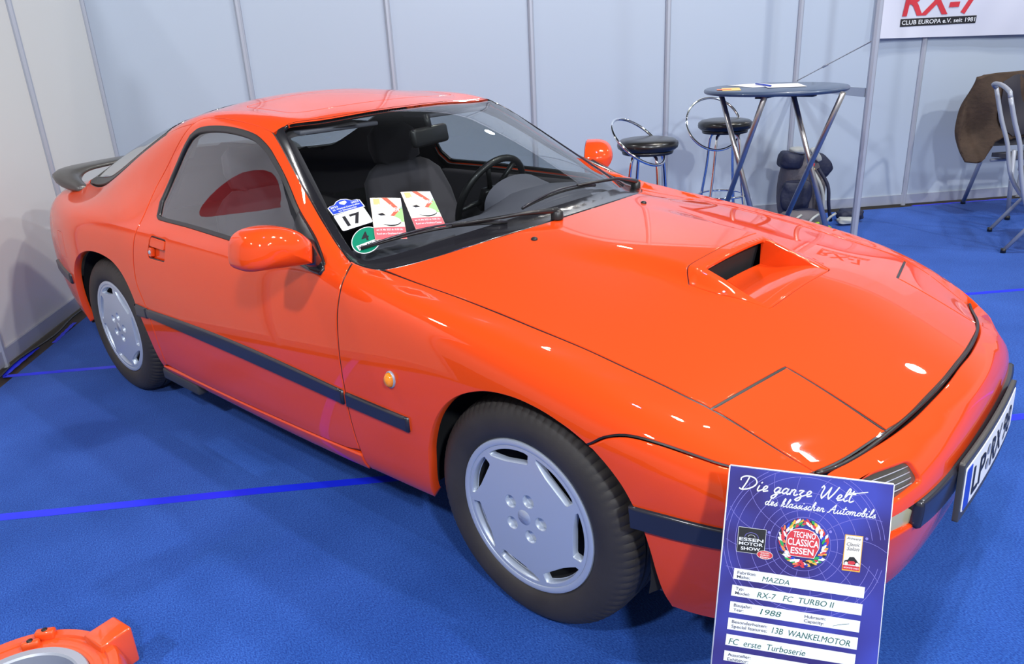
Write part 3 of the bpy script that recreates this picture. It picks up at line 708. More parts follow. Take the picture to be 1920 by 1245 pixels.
for k in range(3):
    u=-.15+.12*k;loc(bg,MB().tube(catmull([pk(u,-.43,.05),pk(u+.03,-.45,.12),pk(u+.09,-.42,.15)],.02,False,80),.009,8).build('bag_strap',M['packlight']))
sc2=thing('strap_bundle','black and light grey straps lying on the carpet between backpack and front post','strap',(-.93,3.68,0))
blob('dark_pouch',pk(.45,-.05,.050),(.18,.14,.085),M['navy'],sc2,.735,seed=31,amp=.05)
blob('light_pouch',pk(.37,-.17,.035),(.12,.08,.05),M['packlight'],sc2,.735,seed=32,amp=.05)
# ---------------- orange engine housing at lower left
eng=thing('engine_housing','glossy orange rotary engine housing lying at the lower left corner beside the car','engine part',(-.60,-1.80,0))
oc_=Vector((-.60,-1.795,.0));om=mat('orange_engine_paint',(.80,.085,.012),.35,0,.9,.4,bump=(60,.12,.002))
a0,a1=math.radians(60),math.radians(60+320)
pr=[(.150,.02),(.150,.120),(.152,.128),(.158,.130),(.185,.130),(.188,.136),(.206,.136),(.212,.130),(.220,.105),(.222,.02)]
hsg=loc(eng,MB().lathe(pr+[(.15,.02)],96,Matrix.Translation(oc_)).build('housing',om,angle=35))
loc(eng,MB().lathe([(.126,.03),(.126,.134),(.130,.138),(.147,.138),(.150,.134),(.150,.03)],96,Matrix.Translation(oc_)).build('grey_ring',M['alu'],angle=40))
def lug(ang,r,w=.04,h=.03,d=.03,nm='lug'):
    a=math.radians(ang);p=oc_+Vector((r*math.cos(a),r*math.sin(a),0))
    l=loc(eng,MB().box((0,0,.136+h/2-.01),(d,w,h),Matrix.Translation(p)@Matrix.Rotation(a,4,'Z'),bev=.007).build(nm,om,angle=40))
    MB().lathe([(.0065,.0),(.0065,.002),(0,.0025)],14,Matrix.Translation(p+Vector((0,0,.136+h-.0105)))).build('bolt_hole',M['rubber'],l)
lug(142,.192,.045,.026,.022);lug(150,.167,.04,.022,.018)
mb=MB();a=math.radians(98);p=oc_+Vector((.215*math.cos(a),.215*math.sin(a),0))
mb.box((0,0,.10),(.075,.075,.10),Matrix.Translation(p)@Matrix.Rotation(a,4,'Z'),bev=.006)
loc(eng,mb.build('flange_block',om,angle=40))
for k in range(0):
    a=math.radians(124+k*14);p=oc_+Vector((.197*math.cos(a),.197*math.sin(a),0));loc(eng,MB().box((0,0,.135),(.04,.004,.012),Matrix.Translation(p)@Matrix.Rotation(a,4,'Z'),bev=.0015).build('rib',om))
# ---------------- the car.  x forward (front axle 0), y<0 is the near side, z up
car=thing('sports_car','glossy orange-red two-door sports coupe with pop-up headlights parked on the blue carpet','car')
def flip(P):return [(p[0],-p[1],p[2]) for p in P]
def sym(P):
    # half loop from centre (y=0) out along +y and back to centre -> full loop
    return list(P)+[(p[0],-p[1])+tuple(p[2:]) for p in P[::-1] if abs(p[1])>1e-6]
DF=[(-.673,-.735,.825),(-.655,-.773,.809),(-.643,-.811,.767),(-.645,-.829,.701),(-.643,-.839,.625),(-.638,-.845,.549),(-.633,-.846,.483),(-.631,-.843,.413),(-.626,-.838,.342),(-.620,-.832,.285)]
DRL=[(-1.923,-.795,.803),(-1.933,-.828,.718),(-1.940,-.838,.648),(-1.937,-.844,.584),(-1.923,-.845,.548),(-1.898,-.846,.499),(-1.885,-.845,.44),(-1.879,-.84,.35),(-1.878,-.822,.243)]
DRU=[(-1.933,-.704,.932),(-1.885,-.643,1.032),(-1.84,-.597,1.108),(-1.80,-.560,1.150),(-1.755,-.540,1.168),(-1.665,-.534,1.175),(-1.535,-.534,1.173),(-1.425,-.534,1.166),(-1.348,-.536,1.155)]
APIL=[(-1.295,-.542,1.143),(-1.163,-.584,1.070),(-.994,-.636,.969),(-.873,-.670,.897),(-.784,-.693,.848),(-.715,-.712,.822)]
HS=[(-.614,-.679,.801),(-.445,-.678,.786),(-.317,-.678,.776),(-.182,-.677,.760),(-.060,-.676,.744),(.090,-.671,.722),(.194,-.670,.703),(.289,-.668,.685),(.349,-.666,.671),(.403,-.660,.656),(.478,-.649,.626),(.545,-.632,.591),(.609,-.614,.559)]
ARF=[(.385,-.771,.215),(.372,-.785,.25),(.362,-.80,.305),(.352,-.815,.37),(.333,-.826,.44),(.300,-.833,.505),(.262,-.838,.548),(.213,-.839,.585),(.155,-.84,.611),(.085,-.84,.630),(.000,-.84,.638),(-.091,-.842,.626),(-.182,-.845,.583),(-.246,-.846,.515),(-.288,-.843,.42),(-.305,-.836,.34),(-.318,-.825,.28),(-.330,-.805,.225)]
ARR=[(-1.930,-.80,.215),(-1.944,-.83,.30),(-1.962,-.842,.38),(-1.985,-.845,.45),(-2.012,-.845,.53),(-2.060,-.843,.592),(-2.130,-.841,.631),(-2.215,-.841,.648),(-2.310,-.842,.652),(-2.400,-.844,.642),(-2.490,-.846,.612),(-2.560,-.845,.565),(-2.615,-.843,.50),(-2.648,-.835,.42),(-2.668,-.82,.33),(-2.675,-.80,.26)]
BSEAM=[(.609,-.614,.559),(.565,-.68,.574),(.49,-.751,.595),(.428,-.778,.611),(.356,-.799,.624),(.295,-.813,.626),(.250,-.826,.612),(.225,-.834,.594),(.212,-.838,.586)]
S=Body('side')
red=M['red']
def door(side):
    mi=side>0;fx=flip if mi else (lambda p:p)
    outer=APIL+DF+[(-.70,-.829,.267),(-1.2,-.825,.245),(-1.6,-.82,.236)]+DRL[::-1]+DRU
    win=[(-1.822,-.758,.860),(-1.815,-.766,.846),(-1.795,-.770,.838),(-1.566,-.772,.834),(-1.355,-.777,.829),(-1.234,-.780,.826),(-1.038,-.785,.820),(-.882,-.787,.813),(-.785,-.790,.804),(-.757,-.785,.807),(-.756,-.773,.820),(-.860,-.722,.871),(-.991,-.679,.932),(-1.120,-.629,1.011),(-1.243,-.589,1.080),(-1.310,-.573,1.110),(-1.384,-.562,1.132),(-1.519,-.560,1.147),(-1.643,-.566,1.148),(-1.735,-.576,1.137),(-1.776,-.592,1.116),(-1.802,-.623,1.069),(-1.830,-.676,.980),(-1.842,-.732,.892)]
    hb=[(-1.795,-.81,.778),(-1.672,-.81,.775),(-1.676,-.82,.735),(-1.684,-.82,.702),(-1.735,-.82,.698),(-1.808,-.82,.703),(-1.816,-.82,.735)]
    hb=[(-1.800,0,.779),(-1.680,0,.776),(-1.682,0,.703),(-1.812,0,.701)]
    def hp(x,z):
        p,n=S.ev(x,0);return (x,z)
    # handle recess loop in surface parameters
    def par(x,z):
        lo,hi=-.35,.55
        for _ in range(40):
            m=(lo+hi)/2
            if S.ev(x,m)[0].z<z:lo=m
            else:hi=m
        return (x,(lo+hi)/2)
    hl=rloop([par(x,z) for x,_,z in hb],.014,5)
    w2=catmull([S.to2(p) for p in win],.012);o2=catmull([S.to2(p) for p in outer],.012)
    d=panel('door',S,[o2,w2,hl],red,car,dense=True,mirror=mi,depth=.02,seal=True)
    panel('inner_window_trim',S,[offset(w2,-.05),offset(w2,.004)],M['cabin'],d,dense=True,off=-.022,depth=.006,gap=0,mirror=mi)
    # window seal and glass
    panel('window_seal',S,[offset(w2,-.003),offset(w2,.012)],M['rubber'],d,dense=True,off=.0035,depth=.012,gap=0,bev=.003,mirror=mi)
    gl=[p for p in offset(w2,.008)]
    # black mirror base takes the front lower corner
    panel('window_glass',S,[gl],M['sideglass'],d,dense=True,off=-.004,depth=.003,gap=0,mirror=mi,res=.04)
    sail=[(-.985,-.681,.929),(-.860,-.722,.871),(-.765,-.765,.824),(-.740,-.786,.809),(-.745,-.800,.797),(-.785,-.797,.797),(-.875,-.789,.808),(-.925,-.785,.812)]
    sl=panel('mirror_base',S,[sail],M['trim'],d,off=.010,depth=.016,gap=0,bev=.003,mirror=mi,corner=50)
    # handle: cup, flap, lock
    sy=1 if mi else -1
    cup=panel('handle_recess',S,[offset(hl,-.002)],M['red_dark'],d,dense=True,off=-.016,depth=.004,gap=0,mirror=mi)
    fl=rloop([par(-1.795,.776),par(-1.685,.773),par(-1.687,.741),par(-1.797,.744)],.008,4)
    panel('door_handle',S,[fl],red,d,dense=True,off=.001,depth=.01,gap=0,mirror=mi)
    ll=rloop([par(-1.808,.738),par(-1.785,.738),par(-1.785,.706),par(-1.808,.706)],.006,4)
    panel('lock_plate',S,[ll],red,d,dense=True,off=.0,depth=.014,gap=0,mirror=mi)
    p,n=S.ev(*par(-1.797,.721));p=Vector((p.x,p.y*(-1 if mi else 1),p.z));n=Vector((n.x,n.y*(-1 if mi else 1),n.z))
    MB().lathe([(0,.003),(.006,.003),(.008,0)],16,Matrix.Translation(p)@n.to_track_quat('Z','Y').to_matrix().to_4x4()).build('key_lock',M['alu'],d)
    # side molding on the door
    mold('door_molding',[(-1.886,.452,.487),(-.640,.4395,.4825)],d,mi)
    # mirror housing
    O=[(-.803,.826),(-.797,.86),(-.797,.890),(-.810,.908),(-.83,.926),(-.865,.943),(-.91,.953),(-.955,.954),(-.985,.947),(-1.003,.932),(-1.013,.905),(-1.017,.88),(-1.014,.862),(-1.000,.850),(-.975,.845),(-.93,.840),(-.86,.832)]
    oc=catmull(O,.008,True,60);cx=sum(p[0] for p in oc)/len(oc);cz=sum(p[1] for p in oc)/len(oc)
    mb=MB();n=len(oc);V=[];F=[]
    st=[(0,.90,-.835),(0,.985,-.832),(.0,1.0,-.822)]+[(0,(1-t**2.6)**(1/2.2),-.80+.085*t) for t in (.0,.12,.25,.4,.55,.68,.79,.88,.94,.975,.995)]
    rings=[]
    for _,s,x in st:
        rings.append([(x-.02*(-(p[0]))+.018,(p[0]-cx)*s+cx,(p[1]-cz)*s+cz) for p in oc])
    for r in rings:V+=r
    for i in range(len(rings)-1):
        for k in range(n):
            l=(k+1)%n;F.append((i*n+k,i*n+l,(i+1)*n+l,(i+1)*n+k))
    F.append(tuple(range((len(rings)-1)*n,len(rings)*n)))
    def fold(x,y,z):
        if mi:
            # the far mirror is folded towards the rear
            a=math.radians(30);dx,dy=x+.80,y+.80;x,y=-.955+dx*math.cos(a)+dy*math.sin(a),-.80-dx*math.sin(a)*1.0+dy*math.cos(a);y=-y
        return (x,y,z)
    V=[fold(x,y,z) for x,y,z in V]
    mb.add(V,F);mh=mb.build('side_mirror',red,car,angle=50)
    gz=MB().add([fold(rings[0][k][0]-.001,rings[0][k][1],rings[0][k][2]) for k in range(n)],[tuple(range(n))]);gz.build('mirror_glass',M['chrome'],mh,False)
    # arm: from base to housing
    a=[(-.845,-.735,.872),(-.762,-.772,.826),(-.752,-.790,.806),(-.80,-.795,.803),(-.87,-.785,.812),(-.885,-.76,.84)]
    b=[(-.812,-.803,.905),(-.742,-.806,.880),(-.742,-.810,.835),(-.77,-.815,.826),(-.812,-.812,.826),(-.82,-.803,.87)]
    if mi:
        a=flip(a);b=[(-.95,.79,.89),(-.91,.80,.88),(-.91,.80,.85),(-.93,.80,.84),(-.95,.79,.84),(-.96,.79,.87)]
    m2=MB();V=a+b;F=[(i,(i+1)%6,6+(i+1)%6,6+i) for i in range(6)]+[tuple(range(6))[::-1],tuple(range(6,12))];m2.add(V,F)
    bm=bmesh.new();me=bpy.data.meshes.new('x');me.from_pydata(V,[],F);bm.from_mesh(me);bmesh.ops.recalc_face_normals(bm,faces=bm.faces);bmesh.ops.bevel(bm,geom=bm.edges[:],offset=.006,segments=3,profile=.5,affect='EDGES');bm.verts.index_update()
    VV=[tuple(v.co) for v in bm.verts];FF=[tuple(v.index for v in f.verts) for f in bm.faces];bm.free();bpy.data.meshes.remove(me)
    MB().add(VV,FF).build('mirror_arm',M['trim'],mh)
    return d
def mold(name,zs,parent,mi,x=None,off=.011):
    # rub strip between two heights, following the body
    (x0,b0,t0),(x1,b1,t1)=zs
    def par(x,z):
        lo,hi=-.4,.3
        for _ in range(30):
            m=(lo+hi)/2
            if S.ev(x,m)[0].z<z:lo=m
            else:hi=m
        return (x,(lo+hi)/2)
    k=14;xs=[x0+(x1-x0)*i/k for i in range(k+1)]
    f=lambda a,b,i:a+(b-a)*i/k
    bulge=lambda i:.016*math.sin(math.pi*i/k) if abs(x1-x0)>1 else 0
    bot=[par(x_,f(b0,b1,i)+bulge(i)*.25) for i,x_ in enumerate(xs)];top=[par(x_,f(t0,t1,i)+bulge(i)) for i,x_ in enumerate(xs)]
    o=panel(name,S,[bot+top[::-1]],M['molding'],parent,dense=False,off=off,depth=off+.004,gap=0,bev=.005,mirror=mi,corner=40,ds=.02)
    return o
def fender(mi):
    outer=[(-.664,-.699,.808),(-.632,-.690,.803)]+HS+BSEAM[1:]+[p for p in ARF if p[0]<.25 ]+[(-.40,-.80,.222),(-.55,-.80,.217),(-.617,-.80,.214)]+[(-.619,-.825,.25)]+DF[::-1]
    outer=[(-.690,-.718,.815),(-.664,-.702,.808),(-.640,-.690,.803)]+HS+BSEAM[1:]+[(.185,-.84,.599)]+ARF[8:]+[(-.40,-.80,.222),(-.55,-.80,.217),(-.615,-.80,.214),(-.617,-.825,.25)]+DF[::-1]
    f=panel('front_fender',S,[outer],red,car,mirror=mi,depth=.03,seal=True)
    mold('fender_molding',[(-.624,.4385,.4815),(-.358,.4390,.4805)],f,mi)
    p,n=S.ev(-.417,S.to2((-.417,-.844,.575))[1]);sy=-1 if mi else 1
    Mx=Matrix.Translation(Vector((p.x,p.y*sy,p.z)))@Vector((n.x,n.y*sy,n.z)).to_track_quat('Z','Y').to_matrix().to_4x4()@Matrix.Diagonal((.78,1,1,1))
    m=MB().lathe([(.024,0),(.024,.004),(.021,.006)],24,Mx).build('marker_lamp',M['alu'],f)
    MB().lathe([(.021,.004),(.019,.012),(.012,.018),(.0,.020)],24,Mx).build('amber_lens',M['amber'],m)
def quarter(mi):
    top=[(-2.02,-.572,1.112),(-2.12,-.585,1.075),(-2.25,-.60,1.022),(-2.40,-.614,.94),(-2.50,-.622,.89),(-2.57,-.625,.86),(-2.68,-.618,.845),(-2.80,-.602,.845),(-2.92,-.575,.846)]
    outer=DRU[3:4]+[(-1.90,-.564,1.138)]+top+[(-2.96,-.60,.838),(-2.955,-.68,.82),(-2.96,-.74,.785),(-2.965,-.77,.72),(-2.97,-.787,.62),(-2.97,-.787,.46),(-2.95,-.772,.33),(-2.93,-.745,.255),(-2.72,-.79,.24)]+ARR[::-1]+DRL[::-1][:]+DRU[:3]
    # below the door the sill joins at the arch
    outer=DRU[3:4]+[(-1.90,-.564,1.138)]+top+[(-2.96,-.60,.838),(-2.955,-.68,.82),(-2.96,-.74,.785),(-2.965,-.77,.72),(-2.97,-.787,.62),(-2.97,-.787,.46),(-2.95,-.772,.33),(-2.93,-.745,.255),(-2.75,-.79,.24)]+ARR[::-1]+[(-1.90,-.818,.236)]+DRL[::-1]+DRU[:3]
    fu=[(-2.765,-.815,.687),(-2.672,-.829,.690),(-2.663,-.838,.576),(-2.756,-.825,.570)]
    f2=rloop([S.to2(p) for p in fu],.014,5)
    q=panel('quarter_panel',S,[catmull([S.to2(p) for p in outer],.012)]+([f2] if not mi else []),red,car,mirror=mi,depth=.03,dense=True,holegap=.0005,seal=True)
    if not mi:panel('fuel_door',S,[f2],red,q,dense=True,gap=.0012)
    mold('quarter_molding',[(-1.985,.440,.490),(-1.892,.4475,.4875)],q,mi)
    mold('rear_strip',[(-2.93,.475,.522),(-2.668,.455,.500)],q,mi)
def sill(mi):
    outer=[(-1.925,-.815,.232),(-1.6,-.82,.235),(-1.2,-.825,.244),(-.70,-.829,.266),(-.617,-.831,.270),(-.615,-.80,.212),(-1.0,-.79,.196),(-1.5,-.79,.190),(-1.92,-.79,.192)]
    panel('side_sill',S,[outer],red,car,mirror=mi,depth=.03,off=.004,corner=25)
    MB().box((-1.86,(-.77 if not mi else .77),.165),(.30,.05,.05),bev=.01).build('mud_guard',M['plastic'],car)
for mi in (False,True):
    door(1 if mi else -1);fender(mi);quarter(mi);sill(mi)
# hood with the raised middle
def smooth(a,b,x):
    t=max(0,min(1,(x-a)/(b-a)));return t*t*(3-2*t)
def dome(x,y):
    def h(x,y):
        y=abs(y)
        if x<.12:ax=.034*smooth(-.46,.16,x);w0,w1=.205,.205+.05+.10*smooth(.12,-.3,x)
        else:ax=.034*smooth(-.46,.16,.12)*(1-smooth(.09,.325,x));w0,w1=.200,.247
        return ax*(1-smooth(w0,w1,y))
    e=.003;return h(x,y),(h(x+e,y)-h(x-e,y))/(2*e),(h(x,y+e)-h(x,y-e))/(2*e)
T=Body('top');TD=Body('top',dome)
SEAM=[(.713,0),(.712,.10),(.705,.21),(.690,.33),(.664,.46),(.640,.54),(.611,.617)]
SEAML=[(.609,.614),(.640,.525),(.676,.395)]
REAR=[(-.424,0),(-.428,.11),(-.446,.26),(-.478,.40),(-.520,.505),(-.562,.585),(-.600,.648),(-.614,.672)]
LID=[(.403,.660),(.452,.403),(.676,.392)]
side_h=[(p[0],-p[1]) for p in HS[1:10]]
half=[(.712,0),(.711,.10),(.704,.21),(.692,.33)]+LID[::-1]+side_h[::-1]+REAR[::-1]
hoodloop=sym([(x,y,0) for x,y in half])
sco=[(.088,.0),(.088,.12),(.092,.215),(.115,.247),(.20,.238),(.318,.205),(.322,.19),(.322,0)]
scin=[(.128,0),(.128,.176),(.134,.184),(.22,.190),(.314,.196),(.3145,.19),(.3145,0)]
soL=catmull([p[:2] for p in sym([(x,y,0) for x,y in sco])],.01,True,40);siL=catmull([p[:2] for p in sym([(x,y,0) for x,y in scin])],.01,True,30)
hood=panel('hood',TD,[catmull([p[:2] for p in hoodloop],.012,True,32),soL],red,car,gap=.0038,dense=True,res=.022,depth=.02,holegap=.0012,seal=True)
bez=panel('hood_scoop',TD,[soL,siL],red,hood,dense=True,res=.012,gap=.0014,depth=.012,bev=.003,holegap=.0)
def scoopfloor(x,y):
    f=lambda x:-.048*smooth(.300,.12,x)-.002
    e=.002;return f(x),(f(x+e)-f(x-e))/(2*e),0
fl=[(.118,-.195),(.118,.195),(.2,.193),(.315,.197),(.315,-.197),(.2,-.193)]
panel('scoop_floor',Body('top',scoopfloor),[catmull(fl,.01)],red,hood,dense=True,res=.015,gap=.0,depth=.004)
V=[]
for yy in np.linspace(-.20,.20,9):
    p,_=TD.ev(.107,yy);V+=[p-Vector((0,0,.012)),p-Vector((0.02,0,.11))]
MB().add(V,[(2*i,2*i+1,2*i+3,2*i+2) for i in range(8)]).build('scoop_shade_sheet',M['well'],hood)  # black sheet standing for the shaded cavity behind the scoop mouth
for y in (-.1955,.1955):
    wl=MB()
    V=[];n_=16
    for i in range(n_+1):
        x=.118+(.314-.118)*i/n_;yy=y*(.93 if x<.2 else .93+.07*(x-.2)/.114);p,_=TD.ev(x,yy);V+=[p-Vector((0,0,.004)),p-Vector((0,0,.115))]
    wl.add(V,[(2*i,2*i+1,2*i+3,2*i+2) for i in range(n_)])
    wl.build('scoop_side_wall',red,hood)
for y in (-.298,.298):
    p,n=TD.ev(-.369,y);MB().lathe([(.010,0),(.010,.004),(.006,.007),(0,.007)],14,Matrix.Translation(p)@n.to_track_quat('Z','Y').to_matrix().to_4x4()).build('washer_nozzle',M['rubber'],hood)
for mi in (False,True):
    L=[(.403,-.660,0),(.478,-.649,0),(.545,-.632,0)]+[(x,-y,0) for x,y in SEAML]+[(.566,-.398,0),(.452,-.403,0)]
    panel('headlight_cover',T,[catmull([p[:2] for p in L],.012,True,32)],red,car,dense=True,mirror=mi,depth=.02,gap=.0038,seal=True)
# black seal between hood and nose
seal=[]
for x,y in [p for p in catmull([(a,b) for a,b in SEAM]+[],.02,False,60)]:seal.append((x,y))
full=[(x,-y) for x,y in seal[::-1]]+seal[1:]
pts=[]
for x,y in full:
    p,n=T.ev(x+.002,y);pts.append(p-n*.0012)
MB().tube(pts,.0044,8).build('hood_seal',M['rubber'],car)
# nose
Nz=Body('nose')
bs=BSEAM[::-1]
low=[(.385,-.771,.212),(.45,-.755,.205),(.55,-.70,.203),(.61,-.655,.203),(.68,-.52,.203),(.72,-.42,.203),(.75,-.22,.203),(.757,0,.203)]
arch=[(.262,-.838,.548),(.300,-.833,.505),(.333,-.826,.44),(.352,-.815,.37),(.362,-.80,.305),(.372,-.785,.25)]
seam3=[(.616,-.619,.555),(.646,-.54,.560),(.670,-.46,.566),(.696,-.33,.577),(.711,-.21,.588),(.718,-.10,.594),(.719,0,.597)]
h_=bs[:-1]+seam3
nose_half=bs[:-1]+seam3
loopn=nose_half+[(p[0],-p[1],p[2]) for p in nose_half[:-1][::-1]]+flip(arch)+flip(low[:-1])+[low[-1]]+low[:-1][::-1]+arch[::-1]
sig=[(.660,-.610,.535),(.700,-.520,.546),(.738,-.428,.541),(.770,-.425,.500),(.745,-.52,.490),(.705,-.612,.488)]
slot=[(.782,-.395,.452),(.778,-.43,.424),(.770,-.47,.450)]
slotL=[(.76,-.490,.458),(.80,-.33,.462),(.815,-.18,.465),(.82,0,.466)]
slotB=[(.82,0,.385),(.81,-.18,.385),(.80,-.33,.388),(.775,-.44,.400),(.70,-.64,.402),(.69,-.655,.435),(.72,-.60,.452)]
# one long opening: fog lamps at its ends, black strip between them
op=slotL+[(p[0],-p[1],p[2]) for p in slotL[:-1][::-1]]+[(p[0],-p[1],p[2]) for p in slotB[1:][::-1]]+slotB
n2=lambda P,r:rloop([Nz.to2(p) for p in P],r,4)
outer2=catmull([Nz.to2(p) for p in loopn],.012)
sg=n2(sig,.012);sg2=n2(flip(sig),.012);op2=catmull([Nz.to2(p) for p in op],.012,True,45)
nose=panel('front_bumper',Nz,[outer2,sg,sg2,op2],red,car,dense=True,res=.028,depth=.03,bev=.004,holegap=0)
for mi in (False,True):
    s=panel('turn_signal',Nz,[offset(sg,-.002)],M['lens'],nose,dense=True,off=-.012,depth=.006,gap=0,mirror=mi)
    # vertical ribs of the lens
    for z0 in (.500,.512,.524,.536):
        pts=[]
        for k in range(9):
            a=(.668+(.752-.668)*k/8,-.600+(.60-.440)*k/8,z0)
            p,n=Nz.ev(*Nz.to2(a));pts.append(p-n*.0095)
        if mi:pts=flip(pts)
        MB().tube(pts,.0012,5).build('lens_rib',M['alu'],s)
    fg=[(.70,-.64,.452),(.73,-.57,.458),(.765,-.478,.459),(.775,-.44,.43),(.772,-.44,.400),(.70,-.64,.400)]
    panel('fog_light',Nz,[n2(fg,.008)],M['fog'],nose,dense=True,off=-.010,depth=.01,gap=0,mirror=mi)
st=[(.77,-.445,.461),(.80,-.33,.465),(.815,-.18,.468),(.82,0,.469)];sb=[(.82,0,.388),(.81,-.18,.388),(.80,-.33,.391),(.77,-.445,.396)]
lp=st+[(p[0],-p[1],p[2]) for p in st[:-1][::-1]]+[(p[0],-p[1],p[2]) for p in sb[1:][::-1]]+sb
panel('bumper_strip',Nz,[catmull([Nz.to2(p) for p in lp],.012,True,40)],M['molding'],nose,dense=True,off=.012,depth=.03,gap=0,bev=.006)
# side rub strip of the bumper
for mi in (False,True):
    t=[(.316,-.835,.478),(.40,-.818,.480),(.50,-.788,.476),(.58,-.74,.470),(.64,-.69,.463)];b=[(.318,-.83,.424),(.40,-.812,.426),(.50,-.785,.428),(.58,-.74,.428),(.64,-.69,.425)]
    panel('side_rub_strip',Nz,[catmull([Nz.to2(p) for p in t+b[::-1]],.015,True,40)],M['molding'],nose,dense=True,off=.010,depth=.016,gap=0,bev=.005,mirror=mi)
# tail
Tl=Body('tail')
th=[(-2.96,-.60,.838),(-2.955,-.68,.82),(-2.96,-.74,.785),(-2.965,-.77,.72),(-2.97,-.787,.62),(-2.97,-.787,.46),(-2.95,-.772,.33),(-2.93,-.745,.255)]
lowt=[(-3.10,-.64,.25),(-3.2,-.44,.25),(-3.24,-.22,.25),(-3.25,0,.25)]
upt=[(-2.96,-.60,.838),(-2.92,-.575,.846),(-3.03,-.51,.850),(-3.10,-.40,.850),(-3.125,-.2,.855),(-3.13,0,.856)]
lt=upt[::-1]+th[1:]+lowt
lt=lt+[(p[0],-p[1],p[2]) for p in lt[1:-1][::-1]]
panel('rear_bumper',Tl,[[Tl.to2(p) for p in catmull(lt,.02,True,40)]],red,car,dense=True,res=.03,gap=0,depth=.02)
# roof with sunroof
WS=[(-1.207,0),(-1.215,.15),(-1.230,.30),(-1.250,.42),(-1.270,.49),(-1.287,.528),(-1.275,.548)]
RS=[(-1.348,.538),(-1.425,.536),(-1.535,.536),(-1.665,.536),(-1.755,.542),(-1.80,.560),(-1.90,.565),(-2.02,.572)]
HT=[(-2.03,.50),(-2.045,.35),(-2.055,.18),(-2.06,0)]
roofh=WS[:-1]+[(-1.297,.5405)]+RS+HT
SR=[(-1.345,0),(-1.35,.15),(-1.365,.28),(-1.385,.385),(-1.41,.40),(-1.55,.405),(-1.68,.40),(-1.70,.385),(-1.705,.2),(-1.71,0)]
srL=catmull([p[:2] for p in sym([(x,y,0) for x,y in SR])],.012)
roof=panel('roof',T,[catmull([p[:2] for p in sym([(x,y,0) for x,y in roofh])],.012),srL],red,car,dense=True,gap=0,holegap=.0012,depth=.012,seal=True)
panel('sunroof',T,[srL],red,roof,dense=True,gap=.0014,depth=.012)
# windscreen
AP=[(-p[0],0) for p in []]
wsh=WS+[(-1.163,.584),(-.994,.636),(-.873,.670),(-.784,.693),(-.715,.712),(-.690,.715),(-.664,.702),(-.640,.690),(-.618,.676)]+REAR[::-1][1:]
wsL=catmull([p[:2] for p in sym([(x,y,0) for x,y in wsh])],.012)
def wglass():
    L=[(-1.219,0),(-1.227,.15),(-1.242,.30),(-1.262,.42),(-1.272,.497),(-1.262,.520),(-1.163,.560),(-.994,.611),(-.873,.645),(-.784,.668),(-.725,.680),(-.695,.668),(-.640,.575),(-.585,.46),(-.545,.34),(-.520,.20),(-.508,.08),(-.505,0)]
    return catmull([p[:2] for p in sym([(x,y,0) for x,y in L])],.012)
gL=wglass()
ws=panel('windshield_trim',T,[wsL,gL],M['trim'],car,dense=True,gap=0,depth=.012,bev=.003,off=.001,res=.03)
wg=panel('windshield',T,[gL],M['glass'],car,dense=True,gap=-.002,depth=.003,off=-.003,res=.035)
# hatch glass
HG=[(-2.075,0),(-2.07,.18),(-2.06,.35),(-2.045,.50),(-2.05,.556),(-2.12,.570),(-2.25,.586),(-2.40,.598),(-2.50,.604),(-2.57,.603),(-2.65,.592),(-2.78,.572),(-2.90,.545),(-3.00,.49),(-3.06,.38),(-3.09,.2),(-3.095,0)]
hg=catmull([p[:2] for p in sym([(x,y,0) for x,y in HG])],.012)
HO=HT[::-1]+[(-2.02,.572),(-2.12,.585),(-2.25,.60),(-2.40,.614),(-2.50,.622),(-2.57,.625),(-2.68,.618),(-2.80,.602),(-2.92,.575),(-3.03,.51),(-3.10,.40),(-3.125,.2),(-3.13,0)]
ho=catmull([p[:2] for p in sym([(x,y,0) for x,y in HO])],.012)
panel('hatch_frame',T,[ho,hg],M['plastic'],car,dense=True,gap=.001,holegap=0,depth=.015)
panel('rear_window',T,[hg],M['sideglass'],car,dense=True,gap=0,depth=.003,off=.003,res=.04)
